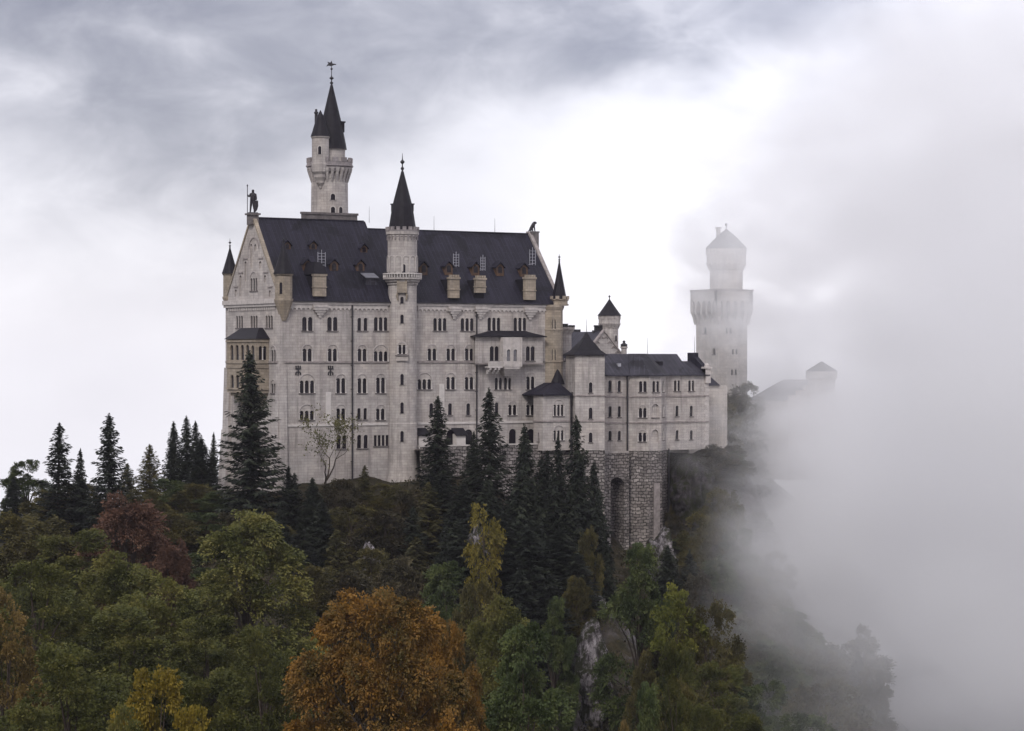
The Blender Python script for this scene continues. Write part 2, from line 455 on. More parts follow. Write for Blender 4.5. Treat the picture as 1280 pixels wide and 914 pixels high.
    def frieze(s, mb, u0, u1, vtop, h, pitch, proud=0.16):
        """row of little hanging arches under an eave"""
        n = max(2, round((u1 - u0) / pitch)); p = (u1 - u0) / n; r = p * 0.36
        out = [(u0, vtop), (u0, vtop - h)]
        for i in range(n):
            c = u0 + (i + .5) * p
            for k in range(7):
                t = math.pi - math.pi * k / 6
                out.append((c + r * math.cos(t), vtop - h + r * 1.15 * math.sin(t)))
        out += [(u1, vtop - h), (u1, vtop)]
        cl = [out[0]]
        for q in out[1:]:
            if abs(q[0] - cl[-1][0]) + abs(q[1] - cl[-1][1]) > 1e-4: cl.append(q)
        mb.panel(s.O + s.N * proud, s.U, s.N, cl[::-1] if False else cl, [], proud + .02)
def framed_window(parent, p, N, w, h, mat=None, proud=.10):
    """single arched window set on a curved wall: thin frame ring with a pane inside"""
    U = Vector((-N.y, N.x, 0)); rz = math.atan2(U.y, U.x)
    key = ('framed', round(w, 2), round(h, 2), (mat or M_TRIM).name)
    if key not in WCACHE:
        fr = MB(); r = w / 2
        arch_strip(fr, 0, -.15, h - r, r, r + .16, -proud - .05, .25, 8)
        pm = MB(); pts = arch_pts(0, w + .02, -.1, h - r)
        pm.loft([[(u, .2, v) for u, v in pts], [(u, -.06, v) for u, v in pts]])
        WCACHE[key] = (pm.mesh('window', M_PANE), fr.mesh('surround', mat or M_TRIM))
    fm, pm = WCACHE[key]
    o = inst('window', fm, parent, Vector(p) - root_loc(parent), rz)
    inst('surround', pm, o)
    return o
def merlons(mb, cx, cyy, r, z, n, w, t, h, a0=0.0):
    for i in range(n):
        a = a0 + 2 * math.pi * i / n
        M = Matrix.Translation((cx, cyy, z)) @ Matrix.Rotation(a, 4, 'Z')
        mb.box(r - t, r, -w / 2, w / 2, 0, h, M)
def finial(mb, x, y, z, h, k=1.0):
    mb.lathe(x, y, [(.16 * k, z - .3), (.2 * k, z), (.1 * k, z + .08 * h), (.26 * k, z + .2 * h), (.08 * k, z + .3 * h), (.08 * k, z + .42 * h),
                    (.34 * k, z + .54 * h), (.08 * k, z + .66 * h), (.06 * k, z + .75 * h), (.02 * k, z + h)], 10)
Zv = Vector((0, 0, 1))

# ------------------------------------------------------------------ the palace: long main hall with a west gable
W, L = 20.5, 55.4
EAVE, RIDGE_W, RIDGE_E = 28.75, 43.0, 41.75
BASE = -8.0
STR = 18.75
XW = X_(491, 0.0)                                           # where the higher west roof ends
pal = thing('palace', 'long pale stone main hall with tall west gable and steep dark roofs', 'castle hall', (0, 0, 0))
S = Facade((0, 0, 0), (1, 0, 0))
for px, n, lw, g_ in ((384.3, 2, .78, .22), (415.6, 2, .78, .22)): S.win(px, 396.5, 413.5, n, lw + .08, g_)
for px in (449.2, 457): S.win(px, 397, 413.5, 1, .72)
for px in (476, 550, 584, 617.5, 650): S.win(px, 397 if px < 500 else 397.5, 413.5, 3, .74, .2)
for px, n in ((384, 2), (415.5, 2), (452.6, 2), (476, 3), (540, 2), (563.5, 2), (586.5, 2)):
    S.win(px, 430.5, 452 if px < 500 else 450.5, n, .76, .22, over=True)
for px, n in ((383.7, 3), (426, 2), (452.6, 2), (475.7, 2), (530.5, 3), (563.3, 2), (586.4, 2), (663, 2)):
    S.win(px, 467 if px < 500 else 465.5, 491.5 if px < 500 else 486.8, n, .76, .22, over=True)
for px in (623, 634.5): S.win(px, 472, 487, 2, .62, .22)
for px, n in ((383.5, 3), (426, 2), (475.5, 2), (640.5, 2), (663, 2), (621, 1)):
    S.win(px, 505 if px < 500 else 501, 525 if px < 500 else 519, n, .74, .22, over=True)
for px in (448.8, 456.6): S.win(px, 510, 524.5, 1, .66)
for px in (539.2, 562.6, 585.4): S.win(px, 504.5, 519, 1, .8)
for px in (423.4, 430.6): S.win(px, 543.5, 561, 1, .8)
for px in (449, 457.2): S.win(px, 543.5, 560.5, 1, .8)
S.win(476.7, 543.8, 557.5, 4, .56, .2, square=True, cols=False)
S.win(455, 588.5, 591.5, 1, .55, square=True, sill=False)
for px, w_ in ((564, 1.9), (585.5, 1.7), (640.7, 1.5), (663.5, 1.9)): S.win(px, 536.5, 556, 1, w_)
Wf = Facade((0, W, 0), (0, -1, 0))
for px in (299.2, 317.4, 336.3): Wf.win(px, 394.8, 409.8, 3, .74, .2, cols=False)
Wf.win(341.8, 432, 453, 2, .74, .2, over=True, cols=False)
Wf.win(341.8, 474, 491.5, 2, .74, .2, over=True, cols=False)
Wf.win(317.3, 339.5, 363.5, 3, .74, .2, over=True, cols=False)
for px, a, b, w_ in ((314.2, 305.5, 334.5, .75), (319.3, 305.5, 313.5, .75), (307.2, 327, 352.5, .85), (325.6, 326.5, 335.5, .85),
                     (300.8, 344.5, 370, .85), (331.5, 344, 353, .85), (295, 361.5, 371.5, .85), (337.6, 362.5, 371, .85)):
    Wf.win(px, a, b, 1, w_, blind=True, sill=False)
mb = MB()
S.wall(mb, [(0, BASE), (L, BASE), (L, EAVE), (0, EAVE)])
Wf.wall(mb, [(0, BASE), (W, BASE), (W, EAVE), (W - .3, EAVE + .6), (W / 2, RIDGE_W + .35), (.3, EAVE + .6), (0, EAVE)])
mb.box(.6, L, W - .6, W, BASE, EAVE); mb.box(L - .6, L, .6, W - .6, BASE, EAVE)
mb.loft([[(XW - .4, 1.2, EAVE + .3), (XW - .4, W - 1.2, EAVE + .3), (XW - .4, W / 2, RIDGE_W - .5)], [(XW - .05, 1.2, EAVE + .3), (XW - .05, W - 1.2, EAVE + .3), (XW - .05, W / 2, RIDGE_W - .5)]])
mb.loft([[(L - .4, .4, EAVE), (L - .4, W - .4, EAVE), (L - .4, W / 2, RIDGE_E + .25)], [(L + .1, .4, EAVE), (L + .1, W - .4, EAVE), (L + .1, W / 2, RIDGE_E + .25)]])
part('wall', mb, M_STONE, pal)
S.build_windows(pal); Wf.build_windows(pal)
# lower, slightly thicker storey with a pale ledge
zl = Z_(400, 531, 0)
mb = MB()
for u0, u1 in ((1.2, X_(484, 0)), (X_(522, 0), L)): S.band(mb, u0, u1, zl - .25, zl + .1, .13)
mb2 = MB()
part('ledge', mb, M_CREAM, pal)
mb = MB()                                                   # corner buttresses and battered foot
def wedge(mb, u0, u1, z0, z1, p0, p1, fac):
    a = [fac.at(u0, z0, p0), fac.at(u1, z0, p0), fac.at(u1, z0, -.02), fac.at(u0, z0, -.02)]
    b = [fac.at(u0, z1, p1), fac.at(u1, z1, p1), fac.at(u1, z1, -.02), fac.at(u0, z1, -.02)]
    mb.loft([a, b])
mb = MB(); wedge(mb, -.2, 1.15, BASE, STR - .4, .75, .16, S)
part('buttress', mb, M_STONE2, pal); mb = MB()
wedge(mb, W - 1.25, W + .1, BASE, STR - .4, .75, .16, Wf)
part('buttress', mb, M_STONE2, pal); mb = MB()
wedge(mb, -.75, 2.2, BASE, zl - 1.2, 1.5, .45, Wf)
wedge(mb, -.35, 1.8, zl - 1.2, STR - 1.0, .45, .10, Wf)
part('buttress', mb, M_STONE2, pal)
mb = MB()                                                   # string course and west band
S.band(mb, .8, X_(484, 0), STR - .17, STR + .13, .16); S.band(mb, X_(522, 0), X_(595, 0) - .1, STR - .17, STR + .13, .16)
S.band(mb, X_(655, 0), L - 3.2, STR - .17, STR + .13, .16)
Wf.band(mb, .2, W - .8, STR - .17, STR + .13, .16)
part('string_course', mb, M_BAND, pal)
mb = MB()                                                   # eaves cornice with arch frieze
S.band(mb, .3, L + .2, EAVE - .42, EAVE - .05, .34)
S.frieze(mb, 1.4, X_(484, 0), EAVE - .42, .95, .82); S.frieze(mb, X_(522, 0), L - 2.9, EAVE - .42, .95, .82)
Wf.band(mb, -.2, W + .2, EAVE - .30, EAVE + .45, .55); Wf.band(mb, -.1, W + .1, EAVE - .75, EAVE - .30, .36)
part('cornice', mb, M_TRIM, pal)
mb = MB()
for i in range(26):
    u = 1.5 + i * .68
    Wf.band(mb, u, u + .34, EAVE - 1.32, EAVE - .8, .2)
part('dentil_band', mb, M_TRIM, pal)
mb = MB()                                                   # gutter line
S.band(mb, .5, XW, EAVE - .045, EAVE + .13, .55); S.band(mb, XW + .2, L + .3, EAVE - .045, EAVE + .13, .55)
part('gutter', mb, M_METAL, pal)
# roofs
SL = Vector((0, W / 2 + .45, RIDGE_W - EAVE)); NRM = Vector((0, -SL.z, SL.y)).normalized()
P0R = Vector((0, -.45, EAVE + .1))
def roof_at(px, py, lift=0.0): return onPlane(px, py, P0R, NRM) + NRM * lift
def gable_roof(mb, x0, x1, ridge, ov=.45, th=.35, x1e=None):
    a = [(x0, -ov, EAVE + .1), (x0, W / 2, ridge), (x0, W + ov, EAVE + .1), (x0, W + ov - .3, EAVE), (x0, W / 2, ridge - th - .3), (x0, -ov + .3, EAVE)]
    mb.loft([a, [((x1e if x1e and i in (1, 4) else x1), y, z) for i, (_, y, z) in enumerate(a)]])
mb = MB(); gable_roof(mb, .45, XW + .3, RIDGE_W)
mb.box(.5, XW, W / 2 - .16, W / 2 + .16, RIDGE_W - .12, RIDGE_W + .14)
rw = part('roof', mb, M_ROOF, pal, label='steep dark sheet roof over the west half')
mb = MB()
RE_ = RIDGE_E
a = [(-.43, EAVE + .09), (W / 2, RE_), (W + .43, EAVE + .09), (W, EAVE), (W / 2, RE_ - .8), (0, EAVE)]
mb.loft([[(XW + .02, y, z) for y, z in a], [(L - .1, y, z) for y, z in a]])
mb.box(XW + .3, L - .3, W / 2 - .15, W / 2 + .15, RE_ - .12, RE_ + .12)
re_ = part('roof', mb, M_ROOF, pal, label='lower dark sheet roof over the east half')
mb = MB()                                                   # gable copings
for sg in (-1, 1):
    for x0, x1, zt in ((-.16, .5, RIDGE_W + .45), (L - .45, L + .2, RIDGE_E + .4)):
        y0 = W / 2 + sg * (W / 2 + .1); y1 = W / 2 + sg * .3
        zb = EAVE + .55
        vs = [(x0, y0, zb - .55), (x1, y0, zb - .55), (x1, y0, zb), (x0, y0, zb)]
        ve = [(x0, y1, zt - .65), (x1, y1, zt - .65), (x1, y1, zt), (x0, y1, zt)]
        mb = MB(); mb.loft([vs, ve]); part('gable_coping', mb, M_BAND if x0 > 5 else M_TAN, pal)
mb = MB()                                                   # blind arch over the top of the gable
uc, vv = Wf.uv_px(317.5, 311)
ring_mb(mb, 0, 0, 1.75, 1.95, -.1, .02, 14)
M = Matrix.Translation(Wf.at(uc, vv)) @ Matrix.Rotation(Wf.rz, 4, 'Z')
mb.v = [tuple(M @ Vector(p)) for p in mb.v]
for px, py in ((307, 323.5), (301, 341), (295, 358.5), (326, 323), (332, 340.7), (338, 358.7)):
    u, v = Wf.uv_px(px, py); Wf.band(mb, u - .8, u + .8, v - .1, v + .1, .13)
part('gable_moulding', mb, M_BAND, pal)

# round-headed roof dormers
def dormer(px, py, w, h, parent, face, label=None):
    p = roof_at(px, py)
    ln = h / (NRM.y * -1) * NRM.z * .9 + .6
    y0 = p.y - .02
    mb = MB(); r = w / 2
    ol = arch_pts(0, w, -.5, h - r, 8)
    mb.loft([[(p.x + u, y0, p.z + v) for u, v in ol], [(p.x + u, y0 + h * .8 + .3, p.z + v) for u, v in ol]])
    pts = [(-r - .22, h - r * .75), (0, h + r * .55), (r + .22, h - r * .75), (r + .22, h - r * .75 - .18), (0, h + r * .55 - .22), (-r - .22, h - r * .75 - .18)]
    dm = part('dormer', mb, M_WOOD, parent)
    mr = MB(); mr.loft([[(p.x + u, y0 - .3, p.z + v + .02) for u, v in pts], [(p.x + u, y0 + h * .85 + .5, p.z + v + .02) for u, v in pts]])
    part('dormer_roof', mr, M_ROOF, dm)
    m2 = MB(); o2 = arch_pts(0, w * .5, 0, h - r, 8)
    m2.loft([[(p.x + u, y0 + .1, p.z + v) for u, v in o2], [(p.x + u, y0 - .06, p.z + v) for u, v in o2]])
    part('pane', m2, M_PANE, dm)
for px, py in ((359, 311), (391.5, 311), (455, 315)): dormer(px, py, 1.3, 1.15, pal, M_WOOD)
for px, py in ((384, 338), (417.5, 338), (450.5, 338.5), (529.5, 340.5), (561, 340.5), (594.5, 341), (625, 341.5), (655, 342.5)):
    dormer(px, py, 1.55, 1.6, pal, M_WOOD)
# stone chimney dormers rising off the eaves wall
def wall_dormer(px, pyb, pyt, w, d_, parent, crown, cap=True, style=0):
    x = X_(px, -.3); zb, zt = Z_(px, pyb, -.3), Z_(px, pyt, -.3)
    mb = MB()
    mb.box(x - w / 2, x + w / 2, -.35, .35, zb, zt)
    mb.box(x - w / 2 - .1, x + w / 2 + .1, -.45, .37, zb + (zt - zb) * .42, zb + (zt - zb) * .42 + .18)
    mb.box(x - w / 2 - .14, x + w / 2 + .14, -.49, .39, zt, zt + .35)
    if crown:
        for k in range(4):
            u = x - w / 2 + (k + .5) * w / 4
            mb.box(u - w / 14, u + w / 14, -.46, .1, zt + .34, zt + .75)
    ch = part('chimney', mb, M_TAN, parent)
    mk = MB(); ks = (NRM.y / NRM.z) * -1
    def kz_(y): return P0R.z + (y - P0R.y) * ks
    mk.loft([[(xx_, .3, kz_(.3) - .1), (xx_, (zt - kz_(0)) / ks + .2, zt - .02), (xx_, .3, zt - .02)] for xx_ in (x - w / 2 + .02, x + w / 2 - .02)])
    part('chimney_cheek', mk, M_CONE, ch)
    if cap:
        mr = MB(); z0 = zt + .35
        mr.loft([[(x - w / 2 - .2, -.55, z0), (x + w / 2 + .2, -.55, z0), (x + w / 2 + .2, d_ + .9, z0), (x - w / 2 - .2, d_ + .9, z0)],
                 [(x - w / 4, .5, z0 + 2.0), (x + w / 4, .5, z0 + 2.0), (x + w / 4, d_ + .9, z0 + 2.0), (x - w / 4, d_ + .9, z0 + 2.0)]])
        part('chimney_roof', mr, M_CONE, ch)
    # stone bracket under the eave
    mc = MB()
    zc = EAVE - .5
    for k, (ww, dd) in enumerate(((w + .5, .75), (w + .3, .65), (w - .3, .5), (w - 1.0, .36), (.5, .25))):
        mc.box(x - ww / 2, x + ww / 2, -dd, .02, zc - .42 * (k + 1), zc - .42 * k)
    part('bracket', mc, M_TRIM, ch)
    return x, zt
def ladder(px, pyb, pyt, w, parent):
    b = roof_at(px, pyb, .55); zt = roof_at(px, pyt).z
    mb = MB(); h = zt - b.z
    for u in (-w / 2, 0, w / 2): mb.box(b.x + u - .035, b.x + u + .035, b.y - .035, b.y + .035, b.z, b.z + h * (1 if u else 1.15))
    n = 5
    for k in range(n): mb.box(b.x - w / 2, b.x + w / 2, b.y - .03, b.y + .03, b.z + h * (k + .5) / n, b.z + h * (k + .5) / n + .06)
    mb.box(b.x - .04, b.x + .04, b.y, b.y + 1.2, b.z + .1, b.z + .17)
    part('roof_ladder', mb, M_LADDER, parent)
wall_dormer(400.2, 370.5, 345, 2.25, 3.5, pal, False)
wall_dormer(568, 372.5, 349, 2.0, 3.4, pal, True, False)
wall_dormer(601, 366, 350, 2.0, 3.4, pal, True, False)
wall_dormer(663, 375, 349, 2.2, 3.4, pal, True, False)
ladder(400.5, 336, 316, 1.4, pal); ladder(568.5, 336, 318, 1.1, pal); ladder(602, 341, 322, .9, pal); ladder(664, 334, 313, 1.2, pal)
mb = MB()                                                   # skylight box on the west roof
p = roof_at(463, 352)
mb.box(p.x - 1.1, p.x + 1.1, p.y - .5, p.y + 1.6, p.z - .6, p.z + .6)
sk = part('roof_hatch', mb, M_ROOF2, pal)
mb = MB(); mb.loft([[(p.x - 1.3, p.y - .7, p.z + .55), (p.x + 1.3, p.y - .7, p.z + .55), (p.x + 1.3, p.y + 1.7, p.z + 1.6), (p.x - 1.3, p.y + 1.7, p.z + 1.6)],
                    [(p.x - 1.3, p.y - .7, p.z + .68), (p.x + 1.3, p.y - .7, p.z + .68), (p.x + 1.3, p.y + 1.7, p.z + 1.73), (p.x - 1.3, p.y + 1.7, p.z + 1.73)]])
part('hatch_lid', mb, M_LID, sk)
for px, zr in ((461.5, RIDGE_W), (542.5, RIDGE_E), (618.5, RIDGE_E)):
    mb = MB(); x = X_(px, W / 2); mb.tube((x, W / 2, zr - .2), (x, W / 2, zr + 2.6), .045, .02, 5)
    part('lightning_rod', mb, M_METAL, pal)
for px, z0, z1 in ((439.5, BASE, EAVE - .5), (595, -1.0, EAVE - .5)):
    mb = MB(); x = X_(px, 0)
    mb.tube((x, -.26, z0), (x, -.26, z1), .13, n=8)
    for k in range(9): mb.box(x - .2, x + .2, -.3, .02, z0 + (z1 - z0) * (k + .5) / 9, z0 + (z1 - z0) * (k + .5) / 9 + .1)
    part('drainpipe', mb, M_METAL, pal)
for px, a, b in ((410.3, 490, 531), (552, 480, 528)):
    mb = MB(); u = X_(px, 0); S.band(mb, u - .5, u + .5, Z_(px, b, 0), Z_(px, a, 0), .1)
    part('flue', mb, M_CREAM, pal)
for px, py in ((372.5, 463), (413, 463)):
    mb = MB(); u, v = S.uv_px(px, py)
    S.band(mb, u - .09, u + .09, v - .9, v + .8, .12); S.band(mb, u - .5, u + .5, v + .15, v + .33, .13)
    for sg in (-1, 1):
        S.band(mb, u + sg * .38 - .1, u + sg * .38 + .1, v + .33, v + .75, .13); S.band(mb, u + sg * .42 - .08, u + sg * .42 + .08, v - .8, v - .35, .13)
        S.band(mb, u + sg * .25 - .12, u + sg * .25 + .12, v - .36, v - .2, .13)
    part('wall_anchor', mb, M_METAL, pal)

# corner turrets
def turret(cx, cyy, r, zc, z0, z1, zt, fin, parent, n=8, corbel=1.0, win_dirs=(), mat=None, crown=False, sq=1.0):
    a0 = math.pi / n
    mb = MB()
    mb.lathe(cx, cyy, [(.3 * r, zc), (.55 * r, zc + .25 * (z0 - zc)), (.8 * r, zc + .55 * (z0 - zc)), (r * 1.12, z0 - .3), (r * 1.12, z0), (r, z0 + .02), (r, z1 - .35), (r * 1.13, z1 - .2), (r * 1.13, z1)], n, a0)
    if crown: merlons(mb, cx, cyy, r * 1.16, z1, n, r * .42, .25, .55, a0 + math.pi / n)
    t = part('turret', mb, mat or M_TAN, parent)
    mr = MB(); ro = r * (.92 if crown else 1.22)
    mr.lathe(cx, cyy, [(ro, z1 - .02), (ro * .86, z1 + .12 * (zt - z1)), (ro * .42, z1 + .58 * (zt - z1)), (.06, zt)], n if crown else n * 2, a0)
    rf = part('spire', mr, M_CONE, t)
    mf = MB(); finial(mf, cx, cyy, zt - .1, fin, .8); part('finial', mf, M_METAL, rf)
    for N, zz, w_, h_ in win_dirs:
        N = Vector(N).normalized(); framed_window(t, Vector((cx, cyy, zz)) + N * (r * math.cos(math.pi / n) + .02), N, w_, h_, M_TAN, .08)
    return t
dz = lambda px, py, y=0: Z_(px, py, y)
turret(.75, .15, 1.42, dz(355, 401), dz(355, 373.5), dz(355, 342.5), dz(355, 302), .8, pal, win_dirs=[((-.7, -.7, 0), dz(355, 367), .5, 1.8)])
turret(.75, W - .15, 1.15, Z_(286, 388, W), Z_(286, 371, W), Z_(286, 342, W), Z_(286, 309, W), 1.6, pal)
turret(L - .35, .05, 1.5, dz(692, 383), dz(692, 380), dz(692, 374), dz(689, 325), 1.2, pal, crown=True)
mb = MB()                                                   # tan stone corner shaft below the east turret
mb.lathe(L - 1.5, .75, [(1.9, 11.0), (2.0, 14.5), (2.0, STR - .2), (2.14, STR - .1), (2.14, STR + .15), (2.0, STR + .2), (2.0, dz(684, 413.6)), (2.12, dz(684, 413.4)), (2.12, dz(684, 411.5)),
                        (2.0, dz(684, 411)), (2.0, EAVE - 1.0), (2.25, EAVE - .4), (2.25, EAVE)], 8, math.pi / 8)
sh = part('corner_shaft', mb, M_TAN, pal)
for py in (412.5, 449.5): framed_window(sh, Vector((L - 1.5, .75, dz(684, py))) + Vector((-.38, -.92, 0)) * 1.87, Vector((-.38, -.92, 0)), .7, 1.9, M_TAN, .08)

# west loggia hanging on the gable wall
XL = -2.3
lw0, lw1 = onX(283.5, HZ, XL).y, onX(320.5, HZ, XL).y
zt_, zb_ = onX(300, 424, XL).z, onX(300, 487, XL).z
lg = Facade((XL, lw0, 0), (0, -1, 0), .4)
LW = lw0 - lw1
for px in (290, 296.6, 303.2, 309.8, 316.2): lg.win(px, 431.5, 450, 1, 1.15, sill=False)
for px in (290.5, 297, 303.5, 310): lg.win(px, 468.5, 485.5, 1, 1.15, sill=False)
ls = Facade((XL, lw1, 0), (1, 0, 0), .4)
ls.win_uv(1.15, lg.uv_px(320, 450)[1], lg.uv_px(320, 432.5)[1], 2, .6, .2, sill=False)
mb = MB()
lg.wall(mb, [(0, zb_), (LW, zb_), (LW, zt_), (0, zt_)]); ls.wall(mb, [(0, zb_), (2.3, zb_), (2.3, zt_), (0, zt_)])
mb.box(XL + .42, 0, lw0 - .4, lw0, zb_, zt_)
for k in range(5):
    i = k * .42
    mb.box(XL + .05 + i, 0, lw1 + .05 + i, lw0 - .05 - i, zb_ - .55 * (k + 1), zb_ - .55 * k - (.002 if k == 0 else 0))
for v, pr in ((STR - .1, .14), (lg.uv_px(300, 459)[1], .12), (zb_ + .12, .14), (zt_ - .35, .2)):
    lg.band(mb, -.1, LW + .1, v - .14, v + .14, pr); ls.band(mb, -.05, 2.2, v - .137, v + .137, pr)
log = part('loggia', mb, M_TAN, pal)
lg.build_windows(log, M_TAN); ls.build_windows(log, M_TAN)
mb = MB(); zp = onX(305, 410, XL + 1).z
mb.loft([[(XL - .35, lw1 - .4, zt_ + .01), (.05, lw1 - .4, zt_ + .01), (.05, lw0 + .4, zt_ + .01), (XL - .35, lw0 + .4, zt_ + .01)],
         [(XL + 1.6, lw1 + 2.2, zp), (.05, lw1 + 2.2, zp), (.05, lw0 - 2.2, zp), (XL + 1.6, lw0 - 2.2, zp)]])
part('loggia_roof', mb, M_CONE, log)

# projecting bay at the east end of the hall front, its balcony and low roof
bx0, bx1 = X_(594.5, -1.0), X_(679, -1.0)
B = Facade((bx0, -.9, 0), (1, 0, 0), .45)
BW = bx1 - bx0
for px in (618, 663): B.win(px, 433, 451, 2, .85, .14, over=False, cols=False)
zbt, zbb = B.uv_px(640, 421.5)[1], B.uv_px(640, 453.5)[1]
mb = MB(); B.wall(mb, [(0, zbb), (BW, zbb), (BW, zbt), (0, zbt)])
mb.box(bx0, bx0 + .4, -.44, 0, zbb, zbt); mb.box(bx1 - .4, bx1, -.44, 0, zbb, zbt)
B.band(mb, -.05, BW + .05, zbt - .6, zbt - .4, .08)
bay = part('bay', mb, M_STONE, pal)
B.build_windows(bay)
mb = MB(); B.band(mb, -.1, BW + .1, zbb - .3, zbb - .003, .12); part('bay_sill', mb, M_BAND, bay)
mb = MB(); zq = Z_(640, 413.5, 0)
mb.loft([[(bx0 - .5, -1.5, zbt), (bx1 + .5, -1.5, zbt), (bx1 + .5, .02, zbt), (bx0 - .5, .02, zbt)], [(bx0 - .5, -1.5, zbt + .15), (bx1 + .5, -1.5, zbt + .15), (bx1 + .5, .02, zbt + .15), (bx0 - .5, .02, zbt + .15)],
         [(bx0 + 3.6, -.3, zq), (bx1 - 3.6, -.3, zq), (bx1 - 3.6, .02, zq), (bx0 + 3.6, .02, zq)]])
part('bay_roof', mb, M_CONE, bay)
ox0, ox1 = X_(630, -2.4), X_(652, -2.4)                      # white oriel
O_ = Facade((ox0, -2.3, 0), (1, 0, 0), .3)
for px in (635.8, 644.2): O_.win(px, 437, 451.5, 1, .78, pane=M_PALEPANE, sill=False)
zo0 = O_.uv_px(640, 458.5)[1]
mb = MB(); O_.wall(mb, [(0, zo0), (ox1 - ox0, zo0), (ox1 - ox0, zbt - .05), (0, zbt - .05)])
mb.box(ox0, ox0 + .3, -2.0, -.95, zo0, zbt - .05); mb.box(ox1 - .3, ox1, -2.0, -.95, zo0, zbt - .05)
for k in range(4): mb.box(ox0 + .2 + .25 * k, ox1 - .2 - .25 * k, -2.2 + .35 * k, -.0, zo0 - .4 * (k + 1), zo0 - .4 * k - .002)
for u in (0, .5, 1): mb.box(ox0 + u * (ox1 - ox0) - .13, ox0 + u * (ox1 - ox0) + .13, -2.42, -2.28, zo0, zbt - .06)
ori = part('oriel', mb, M_TRIM, pal); O_.build_windows(ori, M_CREAM)
kx0 = X_(611, -2.2)                                          # balcony left of the oriel
mb = MB(); zk0, zk1 = Z_(620, 458, -2.1), Z_(620, 452, -2.1)
mb.box(kx0, ox0 - .02, -2.1, -.95, zk0 - .25, zk0)
mb.box(kx0, ox0 - .02, -2.15, -1.95, zk1 - .14, zk1)
n = 13
for i in range(n + 1):
    x = kx0 + .08 + (ox0 - kx0 - .2) * i / n; mb.box(x - .07, x + .07, -2.12, -1.98, zk0, zk1 - .14)
for k in range(3):
    for x in (kx0 + .5, (kx0 + ox0) / 2, ox0 - .7): mb.box(x - .2, x + .2, -2.0 + .45 * k, -.9, zk0 - .25 - .35 * (k + 1), zk0 - .25 - .35 * k - .002)
part('balcony', mb, M_CREAM, pal)
# two little porches at the foot
for px in (529, 576):
    x = X_(px, -1.2); z0, z1 = Z_(px, 556, -1.2), Z_(px, 542.5, -1.2)
    mb = MB(); mb.box(x - .9, x + .9, -1.3, .0, z0 - 1, z1); po = part('porch', mb, M_CREAM, pal)
    mb = MB(); mb.loft([[(x - 1.2, -1.6, z1 - .3), (x + 1.2, -1.6, z1 - .3), (x + 1.2, 0, z1 + .8), (x - 1.2, 0, z1 + .8)], [(x - 1.2, -1.6, z1 - .12), (x + 1.2, -1.6, z1 - .12), (x + 1.2, 0, z1 + 1.0), (x - 1.2, 0, z1 + 1.0)]])
    part('porch_roof', mb, M_CONE, po)
# ridge pedestals
mb = MB(); PZ0 = RIDGE_W + .3; xk = .1
pz = onX(318, 266.5, xk).z
mb.box(xk - .75, xk + .75, W / 2 - .75, W / 2 + .75, RIDGE_W - 1.2, pz - .3); mb.box(xk - 1.0, xk + 1.0, W / 2 - 1.0, W / 2 + 1.0, pz - .3, pz)
part('pedestal', mb, M_SILL, pal)
xl = X_(668, W / 2) - .35
mb = MB(); lz = Z_(668, 289.5, W / 2)
mb.box(xl - .75, xl + .8, W / 2 - .8, W / 2 + .8, RIDGE_E - 3.5, lz - .25); mb.box(xl - .85, xl + .9, W / 2 - .9, W / 2 + .9, lz - .25, lz)
part('pedestal', mb, M_SILL, pal)

# ------------------------------------------------------------------ round stair tower on the hall front
TX, TY = X_(503, -.2), -.2
stt = thing('stair_tower', 'slim round stair tower with white balcony ring and black spire, on the hall front', 'tower', (TX, TY, BASE))
zz = lambda py, y=-2.4: Z_(503, py, y)
mb = MB()
mb.lathe(TX, TY, [(3.3, BASE), (3.0, -2), (2.55, 2.0), (2.5, zl), (2.42, zl + .1), (2.42, zz(357)), (2.62, zz(355.5)), (2.62, zz(353.5)), (2.95, zz(352)), (2.95, zz(350)), (3.3, zz(349)), (3.3, zz(347.3))], 32)
part('shaft', mb, M_STONE, stt)
mb = MB()
mb.lathe(TX, TY, [(2.5, zz(348)), (2.5, zz(296)), (2.62, zz(295.5)), (2.62, zz(293.5)), (2.8, zz(292.5)), (2.8, zz(288.5))], 32)
dr_ = part('drum', mb, M_STONE, stt)
mb = MB(); mb.lathe(TX, TY, [(3.3, zz(347.2)), (3.34, zz(346.6))], 32)
mb.lathe(TX, TY, [(3.34, zz(342.6)), (3.34, zz(341.2)), (3.08, zz(341.2)), (3.08, zz(342.6))], 32)
for i in range(40):
    a = 2 * math.pi * i / 40; mb.tube((TX + 3.2 * math.cos(a), TY + 3.2 * math.sin(a), zz(346.8)), (TX + 3.2 * math.cos(a), TY + 3.2 * math.sin(a), zz(342.3)), .11, n=5)
part('balustrade', mb, M_CREAM, stt)
mb = MB(); merlons(mb, TX, TY, 2.86, zz(288.6), 16, .62, .3, zz(283) - zz(288.5))
mb.lathe(TX, TY, [(2.84, zz(288.6)), (2.84, zz(287)), (2.5, zz(287)), (2.5, zz(288.6))], 32)
for i in range(22):
    a = 2 * math.pi * i / 22
    M = Matrix.Translation((TX, TY, zz(297))) @ Matrix.Rotation(a, 4, 'Z'); mb.box(2.4, 2.66, -.13, .13, -.35, .4, M)
part('parapet', mb, M_DARKST, stt)
